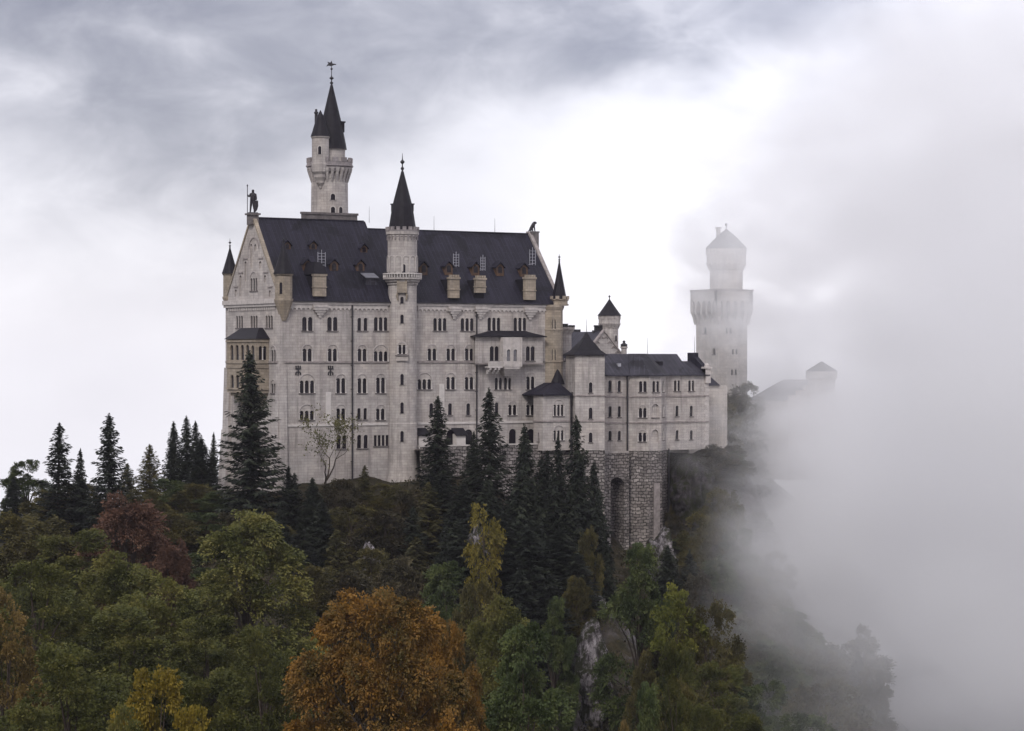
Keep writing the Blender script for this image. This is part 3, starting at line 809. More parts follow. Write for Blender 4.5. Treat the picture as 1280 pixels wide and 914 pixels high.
for i in range(12):                                          # blind arcade round the drum
    a = 2 * math.pi * (i + .5) / 12; N = Vector((math.cos(a), math.sin(a), 0))
    if N.dot(FW) > .55: continue
    if 'arcade' not in WCACHE:
        ar = MB(); ring_mb(ar, 0, 2.15, .5, .66, -.12, .3, 10)
        for sg in (-1, 1): ar.box(sg * .6 - .07, sg * .6 + .07, -.12, .3, 0, 2.15)
        WCACHE['arcade'] = ar.mesh('blind_arch', M_TRIM)
    U = Vector((-N.y, N.x, 0)); inst('blind_arch', WCACHE['arcade'], dr_, Vector((TX, TY, zz(339.5))) + N * 2.44 - root_loc(dr_), math.atan2(U.y, U.x))
mb = MB()
mb.lathe(TX, TY, [(2.45, zz(289)), (2.3, zz(283)), (1.75, zz(257)), (.28, zz(215)), (.22, zz(213))], 16)
sp_ = part('spire', mb, M_CONE, stt)
for sg in (-1, 1):
    mb = MB(); q = Vector((TX, TY, zz(259))) + RT * (1.75 * sg)
    q -= RT * (.25 * sg); mb.box(q.x - .26, q.x + .26, q.y - .4, q.y + .4, q.z - .6, q.z + .6); mb.box(q.x - .36, q.x + .36, q.y - .5, q.y + .5, q.z + .55, q.z + .75)
    part('spire_dormer', mb, M_CONE, sp_)
mb = MB(); finial(mb, TX, TY, zz(214), zz(190) - zz(214), 1.25); part('finial', mb, M_METAL, sp_)
Nf = (-FW + RT * -.12).normalized()
for py, h in ((403.5, 1.35), (480.5, 1.75), (516, 1.75), (551.5, 1.7), (378.5, 1.0)):
    framed_window(stt, Vector((TX, TY, zz(py))) + (Nf + RT * .14).normalized() * (2.46 if py < 520 else 2.54), (Nf + RT * .14).normalized(), .55, h, M_STONE, .12)
framed_window(dr_, Vector((TX, TY, zz(340))) + (Nf + RT * .25).normalized() * 2.5, (Nf + RT * .25).normalized(), .6, 1.3, M_TRIM, .1)
mb = MB()                                                    # projecting twin window of the stair
Nw = (Nf + RT * .14).normalized(); Uw = Vector((-Nw.y, Nw.x, 0))
fw_ = Facade(Vector((TX, TY, 0)) + Nw * 2.75 - Uw * 1.05, Uw, .5)
v0, v1 = zz(442.5), zz(427.5)
fw_.win_uv(1.05, v0, v1, 2, .52, .18, over=True)
fw_.wall(mb, [(0, v0 - 1.15), (2.1, v0 - 1.15), (2.1, v1 - .9)] + [(1.05 + 1.05 * math.cos(math.pi * k / 10), v1 - .9 + 1.05 * math.sin(math.pi * k / 10)) for k in range(1, 10)] + [(0, v1 - .9)])
ow = part('stair_bay', mb, M_STONE, stt); fw_.build_windows(ow)
mb = MB(); fw_.band(mb, -.12, 2.22, v0 - .35, v0 - .175, .18); part('bay_sill', mb, M_SILL, ow)
mb = MB()                                                    # canopy bracket under the balcony
q = Vector((TX, TY, zz(369))) + Nw * 2.5
for k in range(4): mb.tube(q + Uw * (.85 * math.cos(math.pi * k / 4)) + Zv * (.7 * math.sin(math.pi * k / 4)), q + Uw * (.85 * math.cos(math.pi * (k + 1) / 4)) + Zv * (.7 * math.sin(math.pi * (k + 1) / 4)), .2, n=6)
for sg in (-1, 1): mb.tube(q + Uw * .85 * sg, q + Uw * .7 * sg - Zv * .9, .22, .1, 6)
part('canopy_bracket', mb, M_TAN, stt)
mb = MB(); fq = Facade(Vector((TX, TY, 0)) + Nw * 2.9 - Uw * 1.0, Uw); fq.band(mb, .15, 1.85, zz(366), zz(350), 0.0, .6); part('bracket_panel', mb, M_TAN, stt)

# ------------------------------------------------------------------ tall round tower behind the ridge
QY = W + 3.0; QX = X_(412, QY)
big = thing('great_tower', 'tall round tower rising behind the west roof, with crenellated gallery and black pointed roof', 'tower', (QX, QY, BASE))
z2 = lambda py: Z_(412, py, QY - 3)
mb = MB(); mb.lathe(QX, QY, [(3.4, BASE), (3.3, z2(272)), (3.25, z2(232)), (3.15, z2(212))], 36)
part('shaft', mb, M_STONE, big)
mb = MB(); mb.lathe(QX, QY, [(3.2, z2(216)), (3.75, z2(214)), (4.0, z2(210.5)), (4.0, z2(208)), (4.2, z2(207)), (4.2, z2(205.5)), (4.05, z2(205)), (4.05, z2(201.5)), (3.75, z2(201.5)), (3.75, z2(206))], 36)
merlons(mb, QX, QY, 4.08, z2(201.6), 14, 1.05, .34, z2(196.2) - z2(201.6))
gal = part('gallery', mb, M_DARKST, big)
mb = MB(); mb.lathe(QX, QY, [(3.12, z2(216) - 1.2), (3.3, z2(216) - 1.0), (3.3, z2(216) + .9)], 26)
for i in range(26):
    a = 2 * math.pi * i / 26; M = Matrix.Translation((QX, QY, z2(216))) @ Matrix.Rotation(a, 4, 'Z')
    mb.loft([[M @ Vector(p) for p in ((3.1, -.16, -1.5), (3.3, -.16, -1.5), (3.3, .16, -1.5), (3.1, .16, -1.5))],
             [M @ Vector(p) for p in ((3.1, -.26, .5), (3.95, -.26, .5), (3.95, .26, .5), (3.1, .26, .5))],
             [M @ Vector(p) for p in ((3.1, -.3, 1.0), (4.03, -.3, 1.0), (4.03, .3, 1.0), (3.1, .3, 1.0))]])
part('corbel_ring', mb, M_STONE2, gal)
mb = MB()
UX, UY = QX + RT.x * .35, QY + RT.y * .35
mb.lathe(UX, UY, [(2.4, z2(207)), (2.4, z2(186)), (2.6, z2(185)), (2.6, z2(184))], 28)
ud = part('upper_drum', mb, M_STONE, big)
mb = MB(); mb.lathe(UX, UY, [(2.72, z2(185)), (2.55, z2(178)), (1.75, z2(150)), (.32, z2(107)), (.2, z2(103.5))], 20)
co = part('spire', mb, M_CONE, big)
mb = MB(); finial(mb, UX, UY, z2(104.5), z2(87) - z2(104.5), 1.3)
zf = z2(87); mb.tube((UX, UY, zf - .3), (UX, UY, z2(73)), .07, .04, 6)
mb.tube(Vector((UX, UY, z2(78))) - RT * .75, Vector((UX, UY, z2(78))) + RT * .8, .06, n=5)
mb.sphere((UX, UY, zf + .5), .22, 8)
part('finial', mb, M_METAL, co)
mb = MB(); q = Vector((UX, UY, z2(78)))
vs = [(-1.0, -.35), (-.55, .1), (-.75, .5), (-.25, .35), (.05, .65), (.15, .2), (.85, .1), (.3, -.15), (-.1, -.3), (-.5, -.2)]
mb.loft([[q + RT * u + Zv * v - FW * .04 for u, v in vs], [q + RT * u + Zv * v + FW * .04 for u, v in vs]])
part('weathervane', mb, M_METAL, co)
q = Vector((UX, UY, z2(155))) + RT * 1.75
mb = MB(); mb.box(q.x - .35, q.x + .35, q.y - .5, q.y + .5, q.z - 1.2, q.z + .5); mb.box(q.x - .5, q.x + .5, q.y - .62, q.y + .62, q.z + .5, q.z + .75)
part('spire_dormer', mb, M_CONE, co)
q = Vector((UX, UY, 0)) - RT * 2.75 + FW * .3
mb = MB(); mb.lathe(q.x, q.y, [(.3, z2(172)), (.28, z2(140)), (.4, z2(139)), (.4, z2(137.5)), (.22, z2(137)), (.2, z2(134))], 10)
part('chimney', mb, M_METAL, big)
VX, VY = QX - RT.x * 1.4 - FW.x * 2.9, QY - RT.y * 1.4 - FW.y * 2.9
z3 = lambda py: Z_(402, py, VY)
mb = MB(); mb.lathe(VX, VY, [(.08, z3(237)), (.3, z3(235)), (.35, z3(233)), (.75, z3(229)), (.8, z3(226)), (1.1, z3(222)), (1.15, z3(218.5)), (1.5, z3(215)), (1.65, z3(207)), (1.65, z3(205)), (1.52, z3(204.5)), (1.52, z3(173.5)), (1.66, z3(172.5)), (1.66, z3(170.5))], 20)
tu = part('turret', mb, M_STONE, big)
mb = MB(); mb.lathe(VX, VY, [(1.75, z3(171)), (1.5, z3(166)), (.7, z3(147)), (.05, z3(138))], 16); part('spire', mb, M_CONE, tu)
framed_window(tu, Vector((VX, VY, z3(193))) - FW * 1.5, -FW, .55, 1.3, M_TRIM, .08)
for py, u, w_, h_ in ((249, .22, .8, .95), (272, .22, .75, 1.9), (272, .72, .75, 1.9)):
    N = (-FW + RT * u * 1.15).normalized(); framed_window(big, Vector((QX, QY, z2(py))) + N * (3.3 if py > 260 else 3.29), N, w_, h_, M_TRIM, .1)
mb = MB(); x0, x1 = X_(377, QY - 4), X_(446, QY - 4)
mb.box(x0, x1, QY - 4.2, QY - 3.8, RIDGE_W - 3, Z_(412, 267.5, QY - 4)); mb.box(x0 - .15, x1 + .15, QY - 4.35, QY - 3.7, Z_(412, 268.6, QY - 4) , Z_(412, 267, QY - 4) + .15)
part('parapet', mb, M_SILL, big)
# ------------------------------------------------------------------ the wing to the east: polygonal annex, bell-roofed tower, long range with a bay
YW = -3.0
ann = thing('annex', 'low polygonal annex with dark hipped roof between the hall and the bell-roofed tower', 'annex', (X_(690, -5), -3, 0))
A0 = Vector((X_(671.5, -4.2), -4.2 + 1.2, 0)); A1 = Vector((X_(678.5, -6.2), -6.2, 0)); A2 = Vector((X_(713.5, -6.0), -6.0, 0)); 
AZ0, AZ1 = Z_(695, 563, -6), Z_(695, 494.5, -6)
mb = MB()
fa = Facade(A1, A2 - A1, .45)
fa.win(698.2, 499, 520, 3, .58, .2, over=True); fa.win(698.2, 531.5, 550.5, 3, .58, .22, over=True)
fa.wall(mb, [(0, AZ0), ((A2 - A1).length, AZ0), ((A2 - A1).length, AZ1), (0, AZ1)])
fb = Facade(A0, A1 - A0, .45); l_ = (A1 - A0).length
fb.win_uv(l_ * .55, Z_(675, 552, -5), Z_(675, 541, -5), 1, .5)
fb.wall(mb, [(0, AZ0), (l_, AZ0), (l_, AZ1), (0, AZ1)])
mb.box(A2.x - .5, A2.x - .05, -5.5, 1, AZ0, AZ1)
part('wall', mb, M_STONE, ann); fa.build_windows(ann); fb.build_windows(ann)
mb = MB(); v = fa.uv_px(695, 526.5)[1]
fa.band(mb, -.05, (A2 - A1).length - .3, v - .15, v + .12, .14); fb.band(mb, 0, l_ + .05, v - .147, v + .117, .14)
part('string_course', mb, M_BAND, ann)
mb = MB(); e = .45
low = [(A0.x - e, A0.y + .2), (A1.x - e * .5, A1.y - e), (A2.x + .1, A2.y - e), (A2.x + .1, 1.0), (A0.x - e, 1.0)]
apx = (X_(690, -2), -2.0); zr = Z_(690, 478.5, -2)
top = [(apx[0] - .3, apx[1]), (apx[0], apx[1] - .3), (A2.x, apx[1] - .3), (A2.x, 1.0), (apx[0] - .3, 1.0)]
mb.loft([[(x, y, AZ1) for x, y in low], [(x, y, AZ1 + .2) for x, y in low], [(x, y, zr) for x, y in top]])
rf = part('roof', mb, M_ROOF, ann)
mb = MB(); cx_, cy_ = X_(697, -1.2), -1.2
mb.lathe(cx_, cy_, [(1.3, zr - .3), (1.15, zr + .2), (.5, zr + 1.7), (.04, Z_(694, 461.5, -1.2))], 12); part('spirelet', mb, M_CONE, rf)
mb = MB(); mb.tube((A2.x - .2, -6.35, AZ0 - 3), (A2.x - .2, -6.35, AZ1), .13, n=8); part('drainpipe', mb, M_METAL, ann)

# bell-roofed tower
btw = thing('bell_roof_tower', 'plain square stone tower with dark bell-shaped pyramid roof, left end of the wing', 'tower', (X_(736, -6), -5, 0))
tb = math.radians(-27)
Ub = Vector((math.cos(tb), math.sin(tb), 0)); Nb = Vector((Ub.y, -Ub.x, 0))
cl, cr = onY(719, HZ, -7.2), None
fo = Vector((cl.x, cl.y, 0)); 
pr = onPlane(755.8, HZ, fo, Nb); bw_ = (pr - cl).dot(Ub)
ft = Facade(fo, Ub, .5)
TZ0, TZ1 = ft.uv_px(736, 563)[1], ft.uv_px(736, 444.5)[1]
for a, b in ((478, 491), (510, 523.5), (541, 553)): ft.win(738.3, a, b, 1, .62)
mb = MB(); ft.wall(mb, [(0, TZ0), (bw_, TZ0), (bw_, TZ1), (0, TZ1)])
ang = math.radians(68)
Ul = (Ub * math.cos(ang) + (-Nb) * -math.sin(ang) * -1).normalized()
Lc = fo - Nb * 5.4 - Ub * 1.0                                # west corner, a little left of the front face
Ul = (fo - Lc).normalized(); fl_ = Facade(Lc, Ul, .5); ll = (fo - Lc).length
for a, b in ((477, 490), (509, 522), (540, 552)):
    fl_.win_uv(ll * .72, ft.uv_px(719, b)[1], ft.uv_px(719, a)[1], 1, .6)
fl_.wall(mb, [(0, TZ0), (ll, TZ0), (ll, TZ1), (0, TZ1)])
Rc = fo + Ub * bw_; Rb = Rc - Nb * 5.4
q4 = [fo - Nb * .5 + Ub * .5, Rc - Nb * .55 - Ub * .02, Rb, Lc + Ub * .6]
mb.loft([[(p.x, p.y, TZ0) for p in q4], [(p.x, p.y, TZ1) for p in q4]])
part('wall', mb, M_STONE, btw); ft.build_windows(btw); fl_.build_windows(btw)
mb = MB()
for py in (494.5, 526.5):
    v = ft.uv_px(736, py)[1]; ft.band(mb, -.08, bw_ + .08, v - .14, v + .12, .15); fl_.band(mb, 0, ll + .05, v - .138, v + .118, .15)
part('string_course', mb, M_BAND, btw)
mb = MB(); cen = (Lc + Rb + fo + Rc) / 4; zt = Z_(735.5, 415, cen.y)
def rq(k): return [cen + (p - cen) * k for p in (fo, Rc, Rb, Lc)]
lv = ((1.14, TZ1 - .02), (1.14, TZ1 + .16), (.80, TZ1 + .9), (.5, TZ1 + 2.0), (.26, TZ1 + (zt - TZ1) * .68), (.02, zt))
mb.loft([[(p.x, p.y, z) for p in rq(k)] for k, z in lv]); rfb = part('roof', mb, M_CONE, btw)
mb = MB(); mb.tube((cen.x, cen.y, zt - .2), (cen.x, cen.y, zt + 2.2), .06, .02, 5); part('lightning_rod', mb, M_METAL, rfb)

mb = MB(); mb.loft([[(p.x, p.y, z) for p in (fo - Nb * .03 + Ub * .02, Rc - Nb * .03, Rb, Lc + Ub * .05)] for z in (-20, TZ0 + .03)]); part('footing', mb, M_RUBBLE, btw)

# long range
wx0, wx1 = X_(754, YW), X_(885.5, YW)
wng = thing('east_wing', 'three-storey stone wing with grey seamed roof, right of the bell-roofed tower', 'castle wing', (wx0, YW, 0))
fw = Facade((wx0, YW, 0), (1, 0, 0), .5); WL = wx1 - wx0
WZ0, WZ1 = Z_(820, 563, YW), Z_(820, 469, YW)
for px in (762.5, 774.2):
    fw.win(px, 476, 490, 1, .72); fw.win(px, 507.8, 521.3, 1, .66); fw.win(px, 538.7, 550.5, 1, .66)
for px in (846.3, 864.2):
    fw.win(px, 475.8, 488.8, 2, .56, .2)
    fw.win(px, 507, 520.5, 1, .66); fw.win(px, 537.8, 549.5, 1, .66)
mb = MB(); fw.wall(mb, [(0, WZ0), (WL, WZ0), (WL, WZ1), (0, WZ1)])
mb.box(wx1 - .5, wx1, YW + .5, YW + 9, WZ0, WZ1)
mb.box(wx0, wx1 - .5, YW + 8.5, YW + 9, WZ0, WZ1)
part('wall', mb, M_STONE, wng); fw.build_windows(wng)
b0, b3 = X_(786.5, YW), X_(833, YW + 0)
pB = [Vector((b0, YW, 0)), None, None, Vector((b3, YW, 0))]
pB[1] = Vector((X_(811.5, YW - 2.6), YW - 2.6, 0)); pB[2] = Vector((X_(826.5, YW - 2.6), YW - 2.6, 0))
mbw = MB(); fB = []
for i in range(3):
    fc = Facade(pB[i], pB[i + 1] - pB[i], .4); ln = (pB[i + 1] - pB[i]).length
    if i == 0:
        fc.win(803.5, 476.5, 490, 2, .56, .2); fc.win(803.3, 506, 522, 2, .6, .2, over=True); fc.win(803, 537, 552, 2, .6, .2, over=True)
    if i == 1:
        fc.win(819.8, 476.5, 490, 2, .62, .22); fc.win(819, 505.5, 522, 1, 1.5, blind=True); fc.win(818.8, 537, 552.5, 1, 1.5, blind=True, sill=False)
    if i == 2:
        u = ln * .42
        for a, b in ((476.5, 490), (507, 521), (537, 550)): fc.win_uv(u, Z_(830, b, YW - 1.3), Z_(830, a, YW - 1.3), 2, .5, .2)
    fc.wall(mbw, [(0, WZ0), (ln, WZ0), (ln, WZ1 - .15), (0, WZ1 - .15)]); fB.append((fc, ln))
bayw = part('bay', mbw, M_STONE, wng)
for fc, ln in fB: fc.build_windows(bayw)
mb = MB()
for py in (495, 527.2):
    v = fw.uv_px(860, py)[1]
    fw.band(mb, 0, b0 - wx0, v - .15, v + .12, .14); fw.band(mb, b3 - wx0, WL + .05, v - .15, v + .12, .14)
    for fc, ln in fB: fc.band(mb, -.05, ln + .05, v - .147, v + .117, .14)
part('string_course', mb, M_BAND, wng)
mb = MB()
ridge1, ridge2 = Z_(800, 442.5, YW + 4.2), Z_(860, 451.5, YW + 3.2)
xr = X_(846, YW + 4.2)
e0, e1 = YW - .5, YW + 9.3
mb.loft([[(wx0, e0, WZ1), (wx0, YW + 4.2, ridge1), (wx0, e1, WZ1)], [(xr, e0, WZ1), (xr, YW + 4.2, ridge1), (xr, e1, WZ1)]])
xe = wx1 - .4
mb.loft([[(xr, e0 + .012, WZ1), (xr, YW + 4.2, ridge1 - .01), (xr, e1, WZ1)], [(X_(856, YW + 3), e0 + .012, WZ1), (X_(856, YW + 3), YW + 4.2, ridge2), (X_(856, YW + 3), e1, WZ1)], [(xe, e0 + .012, WZ1), (xe, YW + 4.2, ridge2), (xe, e1, WZ1)]])
mb.box(wx0, wx1, YW - .55, YW + .3, WZ1 - .14, WZ1 + .05)
rfw = part('roof', mb, M_ROOF2, wng)
mb = MB()
lowb = [(p.x, p.y) for p in pB]; cxm = (pB[1].x + pB[2].x) / 2
q = [(lowb[0][0] - .3, lowb[0][1] - .45), (lowb[1][0] - .15, lowb[1][1] - .45), (lowb[2][0] + .2, lowb[2][1] - .45), (lowb[3][0] + .4, lowb[3][1] - .45), (lowb[3][0] + .4, YW + 4), (lowb[0][0] - .3, YW + 4)]
tp = [(cxm - 1.2, YW + 2.2), (cxm - .2, YW + 2.0), (cxm + .4, YW + 2.0), (cxm + 1.4, YW + 2.2), (cxm + 1.4, YW + 4.1), (cxm - 1.2, YW + 4.1)]
mb.loft([[(x, y, WZ1 - .16) for x, y in q], [(x, y, WZ1 + .06) for x, y in q], [(x, y, ridge1 + .05) for x, y in tp]])
part('bay_roof', mb, M_ROOF2, bayw)
mb = MB(); xg = wx1 - .9                                     # stepped end gable with chimney and pinnacle
gp = [(YW - .3, WZ1), (YW - .3, WZ1 + .9), (YW + 3.2, Z_(868, 446, YW + 3)), (YW + 3.2, Z_(872, 441, YW + 3)), (YW + 5.2, Z_(872, 441, YW + 3)), (YW + 5.2, WZ1)]
mb.loft([[(xg, y, z) for y, z in gp], [(xg + 1.0, y, z) for y, z in gp]]); part('end_gable', mb, M_ROOF, wng)
mb = MB(); xq = wx1 - .35
mb.box(xq - .55, xq + .55, YW - .45, YW + .5, WZ1 - 1.5, Z_(883, 461, YW)); mb.box(xq - .75, xq + .75, YW - .65, YW + .7, Z_(883, 460.9, YW), Z_(883, 458.5, YW))
mb.lathe(xq, YW, [(.5, Z_(883, 458.5, YW)), (.4, Z_(883, 457, YW)), (.45, Z_(883, 456, YW)), (.1, Z_(883, 454, YW))], 8)
for k in range(18): mb.box(wx1 - (.75 if k % 2 else 1.0), wx1 + .08, YW - .07, YW + .6, WZ0 + k * .8, WZ0 + k * .8 + .74)
part('pinnacle', mb, M_TRIM, wng)
for px, zz_ in ((784.3, -14), ):
    mb = MB(); x = X_(px, YW - .3); mb.tube((x, YW - .28, -6), (x, YW - .28, WZ1), .15, n=8); part('drainpipe', mb, M_METAL, wng)
for px, py in ((810, 442.5), (869, 441)):
    mb = MB(); x = X_(px, YW + 4); z = Z_(px, py, YW + 4); mb.tube((x, YW + 4.2, z - .3), (x, YW + 4.2, z + 3.0), .05, .02, 5); part('lightning_rod', mb, M_METAL, rfw)
mb = MB(); p = Vector((X_(773, YW + 1.8), YW + 1.7, 0)); z = Z_(773, 456.5, YW + 1.7); mb.box(p.x - .3, p.x + .3, p.y - .3, p.y + .2, z - .3, z + .3); part('skylight', mb, M_LADDER, rfw)
mb = MB(); p = Vector((X_(823, YW + 2), YW + 2.2, 0)); z = Z_(823, 455, YW + 2.2); mb.box(p.x - .7, p.x + .7, p.y - .6, p.y + .6, z - .5, z + .45); part('roof_hatch', mb, M_CONE, rfw)

# lean-to beyond the wing
lt = thing('lean_to', 'small pale lean-to with dark roof against the right end of the wing', 'outbuilding', (wx1 + 1.6, 3, 0))
mb = MB(); lx1 = X_(905, 4.0)
zl1, zl0 = Z_(893, 482, 3), Z_(893, 466, 5)
mb.box(wx1 + .01, lx1, 3.0, 9, WZ0 - 1, zl1); part('wall', mb, M_HAZED, lt)
mb = MB(); xa = X_(899, 3)
mb.loft([[(wx1 + .02, 2.6, zl1), (xa, 2.6, zl1), (xa, 9, zl1), (wx1 + .02, 9, zl1)], [(wx1 + .02, 5.5, zl0), (xa - 1.2, 5.5, zl0), (xa - 1.2, 9, zl0), (wx1 + .02, 9, zl0)]]); part('roof', mb, M_ROOF, lt)

# house behind with a south gable, its round chimney, and the little round tower
YH = 12.0
hs = thing('gabled_house', 'grey-roofed house with a stone gable looking over the wing roof', 'house', (X_(742, YH), YH + 4, 0))
apx_, apz = X_(754.5, YH), Z_(754.5, 414.5, YH)
hw = X_(777, YH) - apx_; hz = Z_(776, 443.5, YH)
sl_ = (apz - hz) / hw
hw2 = 8.2
mb = MB(); fh = Facade((apx_ - hw2, YH, 0), (1, 0, 0), .5)
zb = apz - sl_ * hw2
fh.wall(mb, [(0, zb - 8), (2 * hw2, zb - 8), (2 * hw2, zb), (hw2, apz), (0, zb)])
mb.box(apx_ - hw2, apx_ - hw2 + .5, YH + .5, YH + 14, zb - 8, zb)
part('wall', mb, M_STONE2, hs)
mb = MB()
for i in range(9):
    t = (i + .6) / 9.6
    for sg in (-1, 1):
        u = hw2 + sg * hw2 * t; v = apz - sl_ * hw2 * t - .55
        ring_mb(mb, 0, 0, .32, .46, -.14, .02, 6); 
        k = len(mb.v) - 6 * 8
        mb.v[k:] = [tuple(Matrix.Translation(fh.at(u, v - .25)) @ Vector(p)) for p in mb.v[k:]]
    a, b = fh.at(hw2, apz + .25, .25), None
for sg in (-1, 1):
    q0 = [fh.at(hw2, apz + k, w_) for k, w_ in ((.02, .22), (.34, .22), (.34, -.5), (.02, -.5))]
    q1 = [fh.at(hw2 + sg * hw2, zb + k, w_) for k, w_ in ((.02, .22), (.34, .22), (.34, -.5), (.02, -.5))]
    mb.loft([q0, q1])
part('gable_trim', mb, M_BAND, hs)
mb = MB()
r0 = [(apx_, YH + .5, apz), (apx_ - hw2 - .4, YH + .5, zb - .4 * sl_), (apx_ - hw2, YH + .5, zb - .5), (apx_ + hw2, YH + .5, zb - .5), (apx_ + hw2 + .4, YH + .5, zb - .4 * sl_)]
mb.loft([r0, [(x, YH + 11.0, z) for x, y, z in r0]]); rh = part('roof', mb, M_ROOF2, hs)
mb = MB(); x = apx_ - .5
for i in range(4): mb.lathe(X_(744 + i * 2.6, YH + 3), YH + 3, [(.22, apz - .5), (.22, apz + .9 + .2 * (i % 2)), (.3, apz + .95), (.3, apz + 1.2)], 8)
mb.box(X_(741.5, YH + 3), X_(754, YH + 3), YH + 2.6, YH + 3.4, apz - .8, apz + .25)
part('chimney', mb, M_METAL, hs)
mb = MB(); x = X_(717, YH + 12); mb.box(x - .6, x + .6, YH + 10.5, YH + 11.5, apz - 1, apz + .5); part('chimney', mb, M_METAL, hs)
# round chimney shaft at the left
ch = thing('round_chimney', 'stout round stone chimney with flared crown, beside the corner of the hall', 'chimney', (X_(706.5, 6), 6, 5))
zc = lambda py: Z_(706.5, py, 6)
mb = MB(); cx_ = X_(706.5, 6)
mb.lathe(cx_, 6, [(1.15, 4), (1.15, zc(418)), (1.35, zc(416)), (1.75, zc(411.5)), (1.75, zc(409))], 16); part('shaft', mb, M_STONE2, ch)
mb = MB(); mb.lathe(cx_ , 6, [(.5, zc(409.5)), (.5, zc(405.5)), (.6, zc(405.5)), (.6, zc(404.8))], 10); merlons(mb, cx_, 6, 1.75, zc(409), 8, .5, .3, .35); part('crown', mb, M_METAL, ch)
# low link behind the annex
lk = thing('link_range', 'low stone link with grey lean roof behind the annex, under the round chimney', 'outbuilding', (X_(706, 3), 3, 0))
x0, x1 = L + .15, X_(722, 2.0)
z0, z1 = Z_(706, 452, 2), Z_(706, 437, 7)
mb = MB(); mb.box(x0, x1, 2.0, 11, 0, z0); part('wall', mb, M_STONE2, lk)
mb = MB(); mb.loft([[(x0, 1.6, z0), (x1, 1.6, z0), (x1, 9, z1), (x0, 9, z1)], [(x0, 1.6, z0 + .2), (x1, 1.6, z0 + .2), (x1, 9, z1 + .2), (x0, 9, z1 + .2)]]); part('roof', mb, M_ROOF2, lk)
mb = MB()
for i in range(7): mb.box(x0 + .2 + i * .62, x0 + .55 + i * .62, 1.55, 1.75, z0 + .1, z0 + .55)
part('parapet', mb, M_BAND, lk)

YR = 15.0; rx = X_(761.8, YR)
rt_ = thing('round_turret_tower', 'short round tower with corbelled head and dark conical roof behind the gabled house', 'tower', (rx, YR, 0))
z4 = lambda py: Z_(761.8, py, YR - 1.5)
mb = MB(); mb.lathe(rx, YR, [(1.75, 0), (1.65, z4(411)), (1.65, z4(409.5)), (2.0, z4(405)), (2.02, z4(394))], 24); part('shaft', mb, M_STONE2, rt_)
mb = MB(); mb.lathe(rx, YR, [(1.62, z4(405) - .8), (1.7, z4(405) - .6), (1.98, z4(405) + .1), (2.06, z4(394.6))], 24)
for i in range(14):
    a = 2 * math.pi * i / 14; M = Matrix.Translation((rx, YR, z4(405))) @ Matrix.Rotation(a, 4, 'Z')
    mb.loft([[M @ Vector(p) for p in ((1.5, -.14, -.9), (1.7, -.14, -.9), (1.7, .14, -.9), (1.5, .14, -.9))], [M @ Vector(p) for p in ((1.5, -.24, .1), (2.12, -.24, .1), (2.12, .24, .1), (1.5, .24, .1))]])
for i in range(10):
    a = 2 * math.pi * (i + .5) / 10; M = Matrix.Translation((rx, YR, z4(399))) @ Matrix.Rotation(a, 4, 'Z'); mb.box(1.9, 2.1, -.32, .32, 0, z4(394.5) - z4(399), M)
part('corbel_ring', mb, M_STONE2, rt_)
mb = MB(); mb.lathe(rx, YR, [(2.25, z4(394.5)), (1.85, z4(391)), (.9, z4(382)), (.05, z4(373.5))], 20); c_ = part('spire', mb, M_CONE, rt_)
mb = MB(); mb.lathe(rx, YR, [(.09, z4(374.5)), (.08, z4(371.5)), (.2, z4(370.6)), (.2, z4(370)), (.03, z4(368.8))], 8); part('finial', mb, M_METAL, c_)
framed_window(rt_, Vector((rx, YR, z4(426))) + (-FW + RT * .9).normalized() * 1.66, (-FW + RT * .9).normalized(), .5, 1.0, M_STONE2, .06)
cp = thing('capped_chimney', 'thin chimney with dark cap above the wing roof, right of the stone gable', 'chimney', (X_(780, 4), 4, 10))
z5 = lambda py: Z_(780, py, 4); x = X_(780, 4)
mb = MB(); mb.lathe(x, 4, [(.55, 14), (.5, z5(436)), (.68, z5(435)), (.68, z5(433.5)), (.4, z5(433))], 10); part('shaft', mb, M_STONE2, cp)
mb = MB(); mb.lathe(x, 4, [(.6, z5(433.4)), (.62, z5(430.5)), (.25, z5(429)), (.22, z5(427.5)), (.3, z5(426.6)), (.05, z5(425.6))], 10); part('cap', mb, M_METAL, cp)

# ------------------------------------------------------------------ rusticated footing under the wing, with a tall arch and a round bastion
rw_ = thing('retaining_wall', 'rusticated dark stone footing under the wing, with a tall arched niche', 'retaining wall', (X_(730, -4), -4, 0))
fr_ = Facade((X_(678, -4.6), -4.6, 0), (1, 0, 0), 3.2); RL = X_(786, -4.6) - X_(678, -4.6)
uc, vt = fr_.uv_px(770.5, 597); uL = fr_.uv_px(761, 600)[0]; uR = fr_.uv_px(780.5, 600)[0]
fr_.holes.append(arch_pts((uL + uR) / 2, uR - uL, -16, vt - (uR - uL) / 2, 12))
mb = MB(); fr_.wall(mb, [(0, -20), (RL, -20), (RL, WZ0 + .1), (0, WZ0 + .1)])
rwp = part('wall', mb, M_RUBBLE, rw_)
mb = MB(); ring_mb(mb, 0, 0, (uR - uL) / 2 + .02, (uR - uL) / 2 + .75, -.1, .1, 14)
mb.v = [tuple(fr_.O + Vector(p) + Vector(((uL + uR) / 2, 0, vt - (uR - uL) / 2))) for p in mb.v]
part('arch_ring', mb, M_RUBBLE, rwp)
mb = MB(); mb.box(fr_.O.x + uL - 1, fr_.O.x + uR + 1, -1.5, -1.0, -20, WZ0); part('niche_back', mb, M_RUBBLE, rw_)
mb = MB(); fr_.band(mb, X_(756, -4.6) - X_(678, -4.6), RL, WZ0 - .25, WZ0 + .08, .12); part('coping', mb, M_STONE2, rw_)
